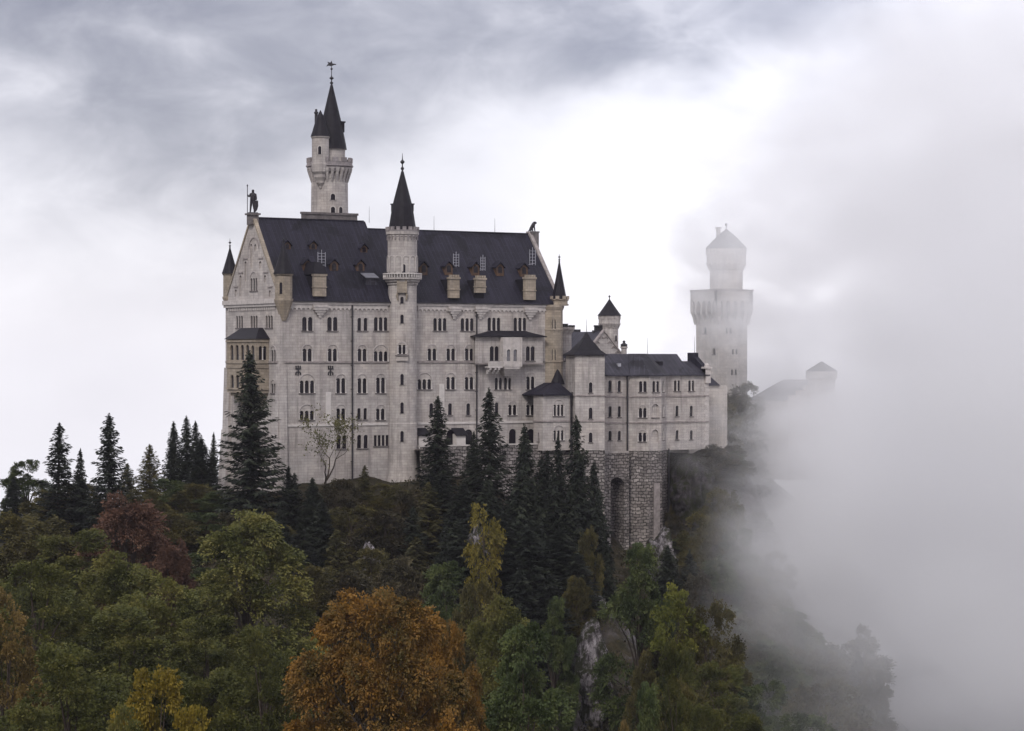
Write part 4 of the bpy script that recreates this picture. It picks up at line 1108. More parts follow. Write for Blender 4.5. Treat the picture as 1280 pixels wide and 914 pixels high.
mb = MB(); fr_.band(mb, .2, X_(757, -4.6) - fr_.O.x, -20, WZ0 - .3, 1.6); part('buttress', mb, M_RUBBLE, rw_)
bas = thing('bastion', 'faceted rough stone bastion under the bay of the wing, right of the arched niche', 'bastion', (X_(809, -5), -4, -10))
mb = MB(); q = [(p.x, p.y) for p in pB]; q[0] = (q[0][0] - .3, q[0][1]); 
def grow(k, z): 
    c = Vector(((q[0][0] + q[3][0]) / 2, YW + 1, 0))
    return [(c.x + (x - c.x) * k, c.y + (y - c.y) * k, z) for x, y in q + [(q[3][0], YW + 3), (q[0][0], YW + 3)]]
mb.loft([grow(1.16, -22), grow(1.06, -8), grow(1.03, WZ0 - .4), grow(1.03, WZ0 + .05)]); bp_ = part('wall', mb, M_RUBBLE, bas)
mb = MB(); f1 = fB[1][0]
f1b = Facade(f1.O + f1.N * .42, f1.U); f1b.band(mb, fB[1][1] * .25, fB[1][1] * .75, -20, Z_(812, 604, YW - 2.6), .18); part('pier_strip', mb, M_BAND, bp_)
mb = MB(); x = X_(833.5, YW); mb.tube((x + .1, YW - .5, -14), (x + .1, YW - .5, WZ0 + .3), .13, n=6); part('drainpipe', mb, M_METAL, bp_)

# terrace wall at the foot of the hall
tw = thing('terrace_wall', 'low terrace wall with pale coping at the foot of the hall, behind the spruces', 'wall', (X_(600, -5), -5, 0))
ftw = Facade((X_(525, -4.5), -4.5, 0), (1, 0, 0), .6); tl = X_(678, -4.5) - X_(525, -4.5)
zt = ftw.uv_px(640, 556.5)[1]
mb = MB(); ftw.wall(mb, [(0, -14), (tl, -14), (tl, zt), (0, zt)]); mb.box(ftw.O.x, ftw.O.x + tl, -3.9, 0, zt - .6, zt - .4); part('wall', mb, M_RUBBLE, tw)
mb = MB(); ftw.band(mb, -.05, tl, zt + .002, zt + .25, .12, .6); part('coping', mb, M_TRIM, tw)

# ------------------------------------------------------------------ square keep in the fog and the gatehouse beyond
YK = 22.0; 
kx = X_(897.5, YK); SQ0 = X_(934, YK) - kx
kp = thing('square_tower', 'big square tower with flared battlement and round top storey, half lost in fog', 'tower', (kx + SQ0 / 2, YK + SQ0 / 2, 0))
z6 = lambda py: Z_(900, py, YK)
Sd = SQ0 * 1.0
fk = Facade((kx, YK, 0), (1, 0, 0), .5); fkw = Facade((kx, YK + Sd, 0), (0, -1, 0), .5)
for px, py0, py1 in ((911, 410, 417), (918.5, 436.5, 443), (917.5, 462, 469)): fk.win(px, py0, py1, 2, .5, .4, square=True, cols=False, sill=False)
fk.win(908, 490, 503, 1, 1.4)
fkw.win(881.3, 408.5, 417, 1, .9); fkw.win(892.5, 435, 443, 1, .9)
mb = MB(); kz = z6(398)
fk.wall(mb, [(0, -3), (Sd, -3), (Sd, kz), (0, kz)]); fkw.wall(mb, [(0, -3), (Sd, -3), (Sd, kz), (0, kz)])
mb.box(kx + Sd - .5, kx + Sd, YK + .5, YK + Sd, -3, kz); mb.box(kx + .5, kx + Sd - .5, YK + Sd - .5, YK + Sd, -3, kz)
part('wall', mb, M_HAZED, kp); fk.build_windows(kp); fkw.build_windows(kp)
e = .8; zt6, zm6 = z6(363.5), z6(384)
FK = [Facade((kx - e, YK - e, 0), (1, 0, 0), .8), Facade((kx - e, YK + Sd + e, 0), (0, -1, 0), .8), Facade((kx + Sd + e, YK - e, 0), (0, 1, 0), .8), Facade((kx + Sd + e, YK + Sd + e, 0), (-1, 0, 0), .8)]
mb = MB(); LK = Sd + 2 * e
for fc in FK:
    n = 5; pt = LK / n
    out = [(0, zt6), (0, kz + 1.2)]
    for i in range(n):
        c = (i + .5) * pt; r = pt * .33
        out += [(c - r, kz + .8)] + [(c + r * math.cos(math.pi - math.pi * k / 8), zm6 + .3 + 1.7 * r * math.sin(math.pi * k / 8)) for k in range(9)] + [(c + r, kz + .8)]
    out += [(LK, kz + 1.2), (LK, zt6)]
    mb.panel(fc.O, fc.U, fc.N, out, [], .9)
    for i in range(n + 1):
        u = i * pt; u0, u1 = max(.0, u - pt * .17), min(LK, u + pt * .17)
        q0 = [fc.at(max(u0, e), kz - 1.2, -e + .0), fc.at(min(max(u1, e + .1), LK - e), kz - 1.2, -e), fc.at(min(max(u1, e + .1), LK - e), kz - 1.2, -e - .3), fc.at(max(u0, e), kz - 1.2, -e - .3)]
        q1 = [fc.at(u0, kz + 1.25, -.01), fc.at(u1, kz + 1.25, -.01), fc.at(u1, kz + 1.25, -e - .3), fc.at(u0, kz + 1.25, -e - .3)]
        mb.loft([q0, q1])
mb.box(kx - e + .9, kx + Sd + e - .9, YK - e + .9, YK + Sd + e - .9, zt6 - 1.0, zt6 - .3)
mb.box(kx + .55, kx + Sd - .55, YK + .55, YK + Sd - .55, kz - .4, zm6 + 2.5)
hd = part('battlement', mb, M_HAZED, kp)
mb = MB()
for fc in FK: fc.band(mb, -.08, LK + .08, zt6 + .003, zt6 + .3, .14, .8)
part('coping', mb, M_BAND, hd)
ux, uy = X_(907.8, YK + Sd / 2), YK + Sd / 2
z7 = lambda py: Z_(907.8, py, uy - 3)
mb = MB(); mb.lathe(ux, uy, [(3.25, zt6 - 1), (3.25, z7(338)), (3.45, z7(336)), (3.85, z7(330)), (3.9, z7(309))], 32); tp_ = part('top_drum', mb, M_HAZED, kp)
mb = MB(); mb.lathe(ux, uy, [(3.2, z7(331) - 1.0), (3.33, z7(331) - .9), (3.7, z7(331) + .3), (3.95, z7(317))], 24)
for i in range(18):
    a = 2 * math.pi * i / 18; M = Matrix.Translation((ux, uy, z7(331))) @ Matrix.Rotation(a, 4, 'Z')
    mb.loft([[M @ Vector(p) for p in ((3.1, -.2, -1.1), (3.32, -.2, -1.1), (3.32, .2, -1.1), (3.1, .2, -1.1))], [M @ Vector(p) for p in ((3.1, -.34, .4), (4.02, -.34, .4), (4.02, .34, .4), (3.1, .34, .4))]])
for i in range(14):
    a = 2 * math.pi * (i + .5) / 14; M = Matrix.Translation((ux, uy, z7(317))) @ Matrix.Rotation(a, 4, 'Z'); mb.box(3.7, 4.0, -.55, .55, 0, z7(309.5) - z7(317), M)
part('corbel_ring', mb, M_HAZED, tp_)
mb = MB(); mb.lathe(ux, uy, [(4.2, z7(310)), (3.9, z7(308)), (1.8, z7(294)), (.1, z7(285))], 24); kc = part('roof', mb, M_CONE, kp)
mb = MB(); mb.tube((ux, uy, z7(286)), (ux, uy, z7(281)), .1, n=6); mb.sphere((ux, uy, z7(279.7)), .3, 10); part('finial', mb, M_METAL, kc)
mb = MB(); q = Vector((ux, uy, 0)) - RT * 1.55; mb.box(q.x - .32, q.x + .32, q.y - .32, q.y + .32, z7(300), z7(284.5)); mb.box(q.x - .45, q.x + .45, q.y - .45, q.y + .45, z7(284.5), z7(282.8)); part('chimney', mb, M_STONE2, kc)

gh = thing('gatehouse', 'ghostly gatehouse with stepped gable and corner turret barely visible in the fog', 'gatehouse', (X_(1020, 8), 14, 0))
gx0, gx1 = X_(985, 8), X_(1055, 8); gm = X_(1030, 8)
zg = lambda py: Z_(1010, py, 8)
mb = MB(); out = [(gx0, -4), (gx1, -4), (gx1, zg(500))]
n = 5
for k in range(n):
    t = k / n; out += [(gx1 - (gx1 - gm) * (t + .5 / n), zg(500) + (zg(470) - zg(500)) * t), (gx1 - (gx1 - gm) * (t + .5 / n), zg(500) + (zg(470) - zg(500)) * (t + 1 / n))]
for k in reversed(range(n)):
    t = k / n; out += [(gx0 + (gm - gx0) * (t + .5 / n), zg(500) + (zg(470) - zg(500)) * (t + 1 / n)), (gx0 + (gm - gx0) * (t + .5 / n), zg(500) + (zg(470) - zg(500)) * t)]
out += [(gx0, zg(500))]
cl_ = [out[0]]
for p in out[1:]:
    if abs(p[0] - cl_[-1][0]) + abs(p[1] - cl_[-1][1]) > 1e-4: cl_.append(p)
mb.panel(Vector((0, 8, 0)), Vector((1, 0, 0)), Vector((0, -1, 0)), cl_, [], 1.0)
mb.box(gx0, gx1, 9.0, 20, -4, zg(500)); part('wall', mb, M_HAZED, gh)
mb = MB(); mb.loft([[(gx0 - .3, 9.05, zg(501)), (gm, 9.05, zg(475)), (gx1 + .3, 9.05, zg(501))], [(gx0 - .3, 20.5, zg(501)), (gm, 20.5, zg(475)), (gx1 + .3, 20.5, zg(501))]]); part('roof', mb, M_ROOF2, gh)
mb = MB(); tx = X_(1027, 7); mb.lathe(tx, 7, [(2.6, -4), (2.6, zg(475)), (3.0, zg(473)), (3.0, zg(464))], 20); tg = part('turret', mb, M_HAZED, gh)
mb = MB(); mb.lathe(tx, 7, [(3.1, zg(464)), (.1, zg(452))], 20); part('spire', mb, M_CONE, tg)

# ------------------------------------------------------------------ statues on the ridge
def skin_mesh(name, verts, edges, radii, mat, sub=2):
    me = bpy.data.meshes.new(name); me.from_pydata(verts, edges, [])
    o = bpy.data.objects.new(name, me); COL.objects.link(o)
    sk = o.modifiers.new('skin', 'SKIN')
    for i, r in enumerate(radii):
        sv_ = me.skin_vertices[0].data[i]; sv_.radius = (r, r) if isinstance(r, (int, float)) else r
        sv_.use_root = i == 0
    ss = o.modifiers.new('subsurf', 'SUBSURF'); ss.levels = ss.render_levels = sub
    dg = bpy.context.evaluated_depsgraph_get()
    m2 = bpy.data.meshes.new_from_object(o.evaluated_get(dg)); m2.name = name
    o.modifiers.clear(); bpy.data.objects.remove(o); bpy.data.meshes.remove(me)
    m2.materials.clear(); m2.materials.append(mat)
    return m2
kz0 = pz
kn = thing('knight_statue', 'dark bronze knight with spear and shield standing on the west gable tip', 'statue', (xk, W / 2, kz0))
H = onX(318, 235, xk).z - kz0 - .1; k = H / 1.85
R2, F2 = RT, FW
def pt_(r, f_, z): return tuple((R2 * r + F2 * f_) * k + Zv * z * k)
V = [pt_(.0, 0, .95), pt_(.0, 0, 1.2), pt_(.02, 0, 1.42), pt_(.02, -.01, 1.55), pt_(.02, -.03, 1.68), pt_(.02, -.02, 1.80),
     pt_(-.11, 0, .88), pt_(-.15, -.02, .48), pt_(-.19, 0, .08), pt_(-.25, -.06, .03), pt_(.10, 0, .88), pt_(.12, -.04, .48), pt_(.12, .02, .08), pt_(.16, -.08, .03),
     pt_(-.17, 0, 1.44), pt_(-.28, -.05, 1.22), pt_(-.38, -.12, 1.40), pt_(.2, 0, 1.42), pt_(.27, -.03, 1.15), pt_(.26, -.14, .95)]
E_ = [(0, 1), (1, 2), (2, 3), (3, 4), (4, 5), (0, 6), (6, 7), (7, 8), (8, 9), (0, 10), (10, 11), (11, 12), (12, 13), (2, 14), (14, 15), (15, 16), (2, 17), (17, 18), (18, 19)]
Rr = [.17, .16, .17, .075, .12, .10, .12, .085, .06, .05, .12, .085, .06, .05, .09, .07, .055, .09, .07, .055]
inst('figure', skin_mesh('figure', V, E_, [r * k for r in Rr], M_BRONZE), kn)
mb = MB(); base = Vector((xk, W / 2, kz0)); q = base + Vector(pt_(-.39, -.13, 0))
mb.tube(q, q + Zv * 2.02 * k, .028 * k, n=6); mb.lathe(q.x, q.y, [(.02 * k, kz0 + 2.0 * k), (.07 * k, kz0 + 2.06 * k), (.005, kz0 + 2.2 * k)], 6); part('spear', mb, M_BRONZE, kn)
mb = MB(); sh_ = [(-.2, .92), (.22, .95), (.24, .55), (.16, .25), (.03, .08), (-.14, .3), (-.2, .6)]
mb.loft([[base + Vector(pt_(.2 + u, -.22, v)) for u, v in sh_], [base + Vector(pt_(.2 + u, -.17, v)) for u, v in sh_]]); part('shield', mb, M_BRONZE, kn)
mb = MB(); mb.lathe(xk, W / 2, [(.42 * k, kz0 + .0), (.4 * k, kz0 + .06 * k), (.3 * k, kz0 + .07 * k)], 12); part('plinth', mb, M_BRONZE, kn)
ln = thing('lion_statue', 'dark seated lion statue on the east end of the hall ridge', 'statue', (xl, W / 2, lz))
k = (Z_(668, 276.5, W / 2) - lz) / 1.25
V = [pt_(-.25, 0, .25), pt_(-.12, 0, .55), pt_(.08, 0, .85), pt_(.2, 0, 1.05), pt_(.36, -.02, 1.02), pt_(.46, -.03, .94), pt_(.16, -.12, .6), pt_(.22, -.13, .3), pt_(.24, -.14, .05), pt_(.34, -.14, .03),
     pt_(.16, .12, .6), pt_(.22, .13, .3), pt_(.24, .14, .05), pt_(.34, .14, .03), pt_(-.2, -.2, .2), pt_(.0, -.22, .22), pt_(-.02, -.22, .05), pt_(.1, -.22, .04), pt_(-.2, .2, .2), pt_(.0, .22, .22), pt_(-.02, .22, .05), pt_(.1, .22, .04), pt_(-.45, 0, .1), pt_(-.55, .1, .05)]
E_ = [(0, 1), (1, 2), (2, 3), (3, 4), (4, 5), (2, 6), (6, 7), (7, 8), (8, 9), (2, 10), (10, 11), (11, 12), (12, 13), (0, 14), (14, 15), (15, 16), (16, 17), (0, 18), (18, 19), (19, 20), (20, 21), (0, 22), (22, 23)]
Rr = [.24, .24, .26, .25, .17, .1, .1, .08, .07, .06, .1, .08, .07, .06, .14, .11, .07, .06, .14, .11, .07, .06, .06, .05]
inst('figure', skin_mesh('figure', V, E_, [r * k for r in Rr], M_BRONZE), ln)
# ------------------------------------------------------------------ terrain: the castle ridge, its steep front, the gorge and the wooded near slope
def st_of(x, y):
    dx, dy = x - CAM.x, y - CAM.y
    return dx * RT.x + dy * RT.y, dx * FW.x + dy * FW.y
CP = []
def cp_px(t_z, px):
    for t, z in t_z: CP.append(((px - 640) / F_PX * t, t, z))
cp_px([(150, -25), (190, -22), (250, -20), (310, -17), (360, -14), (405, -11.5), (435, -10), (470, -16), (540, -40)], 0)
cp_px([(150, -25), (190, -22), (250, -20), (310, -17), (360, -14), (405, -11), (435, -8.5), (480, -16), (540, -38)], 120)
cp_px([(150, -25), (190, -23), (250, -21), (310, -19), (360, -14), (400, -8.5), (432, -6), (480, -14), (540, -36)], 250)
cp_px([(150, -23), (190, -22), (250, -21), (310, -21), (350, -18), (385, -11), (401, -5)], 350)
cp_px([(150, -21), (190, -19), (250, -22), (310, -25), (350, -21), (385, -13), (405, -4), (412, -1.5)], 440)
cp_px([(150, -22), (190, -20), (250, -25), (310, -29), (350, -25), (390, -14), (408, -4.5), (416, -1.5)], 520)
cp_px([(150, -26), (190, -23), (250, -27), (310, -33), (360, -28), (395, -14), (412, -7), (424, -1)], 600)
cp_px([(150, -30), (190, -26), (250, -30), (310, -37), (350, -37), (384, -31), (405, -21), (420, -14.5), (427, -13)], 690)
cp_px([(345, -33), (356, -29), (366, -23), (380, -19)], 742)
cp_px([(377, -14), (369, -19)], 602)
cp_px([(150, -34), (190, -32), (250, -34), (310, -36), (350, -35), (384, -32), (410, -23), (430, -16), (440, -13.5)], 770)
cp_px([(150, -40), (250, -37), (310, -36), (360, -34), (400, -29), (425, -22), (440, -15)], 850)
cp_px([(150, -46), (250, -42), (330, -40), (390, -34), (425, -25), (445, -8), (456, 1)], 920)
cp_px([(150, -52), (250, -46), (350, -44), (420, -36), (450, -28), (470, -24)], 1010)
cp_px([(250, -60), (350, -56), (430, -48), (480, -50), (520, -48)], 1130)
cp_px([(250, -68), (350, -66), (450, -58), (520, -48)], 1290)
for x, y, z in ((-3, 3, -4), (-4, 20, -6), (2, 28, -4), (25, 3, -1.5), (25, 26, 0), (45, 4, 0), (60, 8, 1), (60, 25, 1), (85, 8, 1), (85, 25, 0.5), (112, 20, 0), (112, 35, -1), (128, 16, -14), (145, 14, -32), (130, 30, -16), (165, 20, -48),
                (50, 55, -22), (0, 55, -24), (100, 58, -22), (60, 110, -55), (130, 60, -25)):
    CP.append((*st_of(x, y), z))
for s in (-900, -450, -200, 0, 200, 450, 900):
    CP.append((s, 760, -95)); CP.append((s, 1700, -170)); CP.append((s, -120, -72 if s < 0 else -95))
for s, z in ((-260, -34), (-130, -30)): CP.append((s, 330, z)); CP.append((s, 430, z + 6)); CP.append((s, 150, z - 10))
for s, z in ((250, -70), (420, -60)): CP.append((s, 330, z - 10)); CP.append((s, 500, z))
CPA = np.array(CP)
_c = 7.0
def _phi(d2): return np.sqrt(d2 + _c * _c)
_A = _phi(((CPA[:, None, :2] - CPA[None, :, :2]) ** 2).sum(-1)); _n = len(CPA)
_K = np.zeros((_n + 1, _n + 1)); _K[:_n, :_n] = _A - np.eye(_n) * 0.4; _K[:_n, _n] = 1; _K[_n, :_n] = 1
_w = np.linalg.solve(_K, np.append(CPA[:, 2], 0))
def vnoise(x, y, seed=0):
    xi, yi = np.floor(x).astype(np.int64), np.floor(y).astype(np.int64)
    fx, fy = x - xi, y - yi; fx = fx * fx * (3 - 2 * fx); fy = fy * fy * (3 - 2 * fy)
    def h(a, b):
        n = (a * 374761393 + b * 668265263 + seed * 974711) & 0x7fffffff
        n = ((n ^ (n >> 13)) * 1274126177) & 0x7fffffff
        return ((n ^ (n >> 16)) & 0xffff) / 65535.0
    return (h(xi, yi) * (1 - fx) + h(xi + 1, yi) * fx) * (1 - fy) + (h(xi, yi + 1) * (1 - fx) + h(xi + 1, yi + 1) * fx) * fy
def terrain(s, t):
    s, t = np.asarray(s, float), np.asarray(t, float); sh = s.shape; s, t = s.ravel(), t.ravel()
    z = np.empty(len(s))
    for i in range(0, len(s), 4000):
        d2 = (s[i:i + 4000, None] - CPA[None, :, 0]) ** 2 + (t[i:i + 4000, None] - CPA[None, :, 1]) ** 2
        z[i:i + 4000] = _phi(d2) @ _w[:_n] + _w[_n]
    f = (vnoise(s / 9, t / 9, 1) - .5) * 3.0 + (vnoise(s / 4, t / 4, 2) - .5) * 1.8 + (vnoise(s / 1.9, t / 1.9, 3) - .5) * .8
    return (z + f * np.clip((436 - t + .1 * s) / 25, .25, 1)).reshape(sh)
def axis(fa, fb, step, lo, hi, grow=1.13):
    mid_ = list(np.arange(fa, fb, step)); a, d_ = mid_[0], step
    left = []
    while a > lo: d_ *= grow; a -= d_; left.append(a)
    b, d_ = mid_[-1], step; right = []
    while b < hi: d_ *= grow; b += d_; right.append(b)
    return np.array(left[::-1] + mid_ + right)
sa, ta = axis(-75, 75, 1.3, -2500, 2500), axis(285, 460, 1.3, -400, 5000)
SS, TT = np.meshgrid(sa, ta)
ZZ = terrain(SS, TT)
rad_ = np.hypot(SS, TT); far = np.clip((rad_ - 700) / 700, 0, 1); ZZ = ZZ * (1 - far) + (-.115 * rad_) * far   # beyond the ridge the land drops away under the fog
gx = CAM.x + SS * RT.x + TT * FW.x; gy = CAM.y + SS * RT.y + TT * FW.y
ns, nt_ = len(sa), len(ta)
vs = np.stack([gx, gy, ZZ], -1).reshape(-1, 3)
idx = np.arange(ns * nt_).reshape(nt_, ns)
fs = np.stack([idx[:-1, :-1], idx[:-1, 1:], idx[1:, 1:], idx[1:, :-1]], -1).reshape(-1, 4)
def np_mesh(name, v, f, mat, smooth=False):
    me = bpy.data.meshes.new(name); n, k = f.shape
    me.vertices.add(len(v)); me.loops.add(n * k); me.polygons.add(n)
    me.vertices.foreach_set('co', np.ascontiguousarray(v, dtype=np.float32).ravel())
    me.loops.foreach_set('vertex_index', np.ascontiguousarray(f, dtype=np.int32).ravel())
    me.polygons.foreach_set('loop_start', np.arange(0, n * k, k, dtype=np.int32))
    if smooth: me.polygons.foreach_set('use_smooth', np.ones(n, dtype=bool))
    me.update(calc_edges=True); me.materials.append(mat)
    return me
m, g, b = mat_new('hillside'); M_GROUND = m
geo = g.n('ShaderNodeNewGeometry'); pos = geo.outputs['Position']
sp = g.n('ShaderNodeSeparateXYZ'); g.l(geo.outputs['Normal'], sp.inputs[0])
slope = g.rng(g.m('ADD', sp.outputs[2], g.m('MULTIPLY', g.m('SUBTRACT', g.noise(pos, .35, 5), .5), .7)), .62, .80, 1, 0)
rock = g.mix(g.rng(g.noise(pos, .5, 7, .7), .38, .62), (.040, .034, .038), (.15, .138, .145))
rock = g.mix(g.rng(g.noise(pos, .12, 3), .45, .6), rock, (.03, .026, .026))
earth = g.mix(g.rng(g.noise(pos, .6, 6, .65), .35, .65), (.018, .018, .010), (.045, .036, .022))
g.l(g.mix(slope, earth, rock), b.inputs['Base Color'])
b.inputs['Roughness'].default_value = .95; b.inputs['Specular IOR Level'].default_value = .1
bp = g.n('ShaderNodeBump'); bp.inputs['Strength'].default_value = 1.0; bp.inputs['Distance'].default_value = .7
g.l(g.noise(pos, .9, 8, .65), bp.inputs['Height']); g.l(bp.outputs[0], b.inputs['Normal'])
gr = bpy.data.objects.new('hillside', np_mesh('hillside', vs, fs, M_GROUND, True)); COL.objects.link(gr)
gr['kind'] = 'structure'
gr['label'] = 'steep earth and rock ridge carrying the castle and falling to the gorge'

# pale crags on the slope, each a weathered lump of rock
def rock_mat(name, c0, c1):
    m, g, b = mat_new(name)
    pos = g.n('ShaderNodeNewGeometry').outputs['Position']
    spz = g.n('ShaderNodeSeparateXYZ'); g.l(pos, spz.inputs[0])
    stv = g.xyz(g.m('MULTIPLY', spz.outputs[0], .9), g.m('MULTIPLY', spz.outputs[1], .9), g.m('MULTIPLY', spz.outputs[2], .35))
    c = g.mix(g.rng(g.noise(stv, 1.3, 9, .75), .43, .62), c0, c1)
    c = g.mix(g.rng(g.noise(pos, .55, 6, .65), .46, .56), c, (.026, .028, .015))
    g.l(c, b.inputs['Base Color']); b.inputs['Roughness'].default_value = .95; b.inputs['Specular IOR Level'].default_value = .1
    bp = g.n('ShaderNodeBump'); bp.inputs['Strength'].default_value = 1; bp.inputs['Distance'].default_value = .8
    g.l(g.noise(stv, 1.6, 8, .7), bp.inputs['Height']); g.l(bp.outputs[0], b.inputs['Normal'])
    return m
M_ROCK = rock_mat('limestone_crag', (.035, .03, .032), (.30, .275, .29))
M_ROCKD = rock_mat('dark_crag', (.022, .019, .022), (.085, .075, .082))
def crag(px, py0, py1, t, wpx, label, seed, mat=None):
    rs = np.random.RandomState(seed)
    a, c_ = onT(px, py0, t), onT(px, py1, t); hz_ = (a.z - c_.z) / 2; rx_ = wpx / F_PX * t / 2
    nu, nv = 40, 30; v = []
    for j in range(nv + 1):
        for i in range(nu):
            th, ph = 2 * math.pi * i / nu, math.pi * j / nv
            v.append((math.sin(ph) * math.cos(th), math.sin(ph) * math.sin(th), math.cos(ph)))
    v = np.array(v)
    d_ = (vnoise(v[:, 0] * 2 + v[:, 1] * 1.3 + 9, v[:, 2] * 2.2 + v[:, 1] + 7, seed) - .5) * .7 + (vnoise(v[:, 0] * 5 + v[:, 1] * 4 + 31, v[:, 2] * 5 + 17, seed + 1) - .5) * .35 + (vnoise(v[:, 0] * 11 + v[:, 1] * 7 + 31, v[:, 2] * 10 + 17, seed + 2) - .5) * .18
    v = v * (1 + d_)[:, None]
    ce = (a + c_) / 2
    w = np.array(ce) + v[:, :1] * np.array(RT) * rx_ + v[:, 1:2] * np.array(FW) * min(rx_, 4.0) + v[:, 2:] * np.array((0, 0, 1)) * hz_ + v[:, 2:] * np.array(FW) * hz_ * .35
    f = [(j * nu + i, j * nu + (i + 1) % nu, (j + 1) * nu + (i + 1) % nu, (j + 1) * nu + i) for j in range(nv) for i in range(nu)]
    me = np_mesh('crag', w - np.array(ce), np.array(f), mat or M_ROCK)
    o = bpy.data.objects.new('crag', me); COL.objects.link(o); o.location = ce
    o['label'] = label; o['category'] = 'rock'

# ------------------------------------------------------------------ foliage
def leaf_mat(name, cols, patch=(1, 1, 1), trans=0.12, rough=.7):
    m, g, b = mat_new(name)
    geo = g.n('ShaderNodeNewGeometry'); tc = g.n('ShaderNodeTexCoord'); oi = g.n('ShaderNodeObjectInfo')
    cr = g.n('ShaderNodeValToRGB'); el = cr.color_ramp.elements
    el[0].color = (*cols[0], 1); el[0].position = 0.0; el[1].color = (*cols[-1], 1); el[1].position = 1.0
    for i, c in enumerate(cols[1:-1]):
        e = el.new((i + 1) / (len(cols) - 1)); e.color = (*c, 1)
    big = g.noise(tc.outputs['Object'], .33, 3, .5)
    v = g.m('ADD', g.m('MULTIPLY', geo.outputs['Random Per Island'], .27), g.rng(big, .33, .67, 0, .73), clamp=True)
    g.l(v, cr.inputs[0])
    k = g.rng(oi.outputs['Random'], 0, 1, .82, 1.18)
    col = g.mix(1.0, cr.outputs[0], g.xyz(k, k, k), 'MULTIPLY')
    g.l(col, b.inputs['Base Color']); b.inputs['Roughness'].default_value = rough; b.inputs['Specular IOR Level'].default_value = .12
    tr = g.n('ShaderNodeBsdfTranslucent'); g.l(col, tr.inputs[0])
    mx = g.n('ShaderNodeMixShader'); mx.inputs[0].default_value = trans
    g.l(b.outputs[0], mx.inputs[1]); g.l(tr.outputs[0], mx.inputs[2])
    g.l(mx.outputs[0], m.node_tree.nodes['Material Output'].inputs[0])
    return m
M_BARK = plain('bark', (.055, .043, .036), .95, .1, var=.3)
M_NEEDLE = leaf_mat('spruce_needles', [(.011, .014, .011), (.021, .026, .018), (.042, .047, .029)], trans=.12)
M_NEEDLE2 = leaf_mat('larch_needles', [(0.0328, 0.0328, 0.0148), (0.064, 0.059, 0.0246), (0.1025, 0.0861, 0.0344)], trans=.2)
M_GREEN = leaf_mat('green_leaves', [(0.0279, 0.0328, 0.0123), (0.064, 0.0689, 0.0205), (0.1189, 0.1107, 0.0287)])
M_OLIVE = leaf_mat('olive_leaves', [(0.0328, 0.0303, 0.0139), (0.0672, 0.0599, 0.0221), (0.1148, 0.0943, 0.0295)])
M_DEEP = leaf_mat('deep_green_leaves', [(0.023, 0.0328, 0.0148), (0.0492, 0.0656, 0.0246), (0.0943, 0.1066, 0.0344)])
M_LIME = leaf_mat('yellow_green_leaves', [(0.0492, 0.0574, 0.0131), (0.1066, 0.1148, 0.0213), (0.1722, 0.1599, 0.0295)])
M_ORANGE = leaf_mat('orange_leaves', [(.048, .044, .014), (.098, .062, .019), (.175, .092, .022), (.28, .145, .028)])
M_YELLOW = leaf_mat('yellow_leaves', [(0.0697, 0.0615, 0.0131), (0.164, 0.123, 0.0197), (0.2542, 0.1804, 0.0246)])
M_RUSSET = leaf_mat('russet_leaves', [(0.041, 0.0262, 0.0197), (0.0943, 0.0508, 0.0353), (0.164, 0.0886, 0.0574)])
M_BROWN = leaf_mat('brown_leaves', [(0.0451, 0.0361, 0.0148), (0.1066, 0.0754, 0.0262), (0.1804, 0.1189, 0.041)])
M_BRUSH = leaf_mat('dark_undergrowth', [(0.0213, 0.0197, 0.0123), (0.0459, 0.0402, 0.0221), (0.0861, 0.0656, 0.0361)])

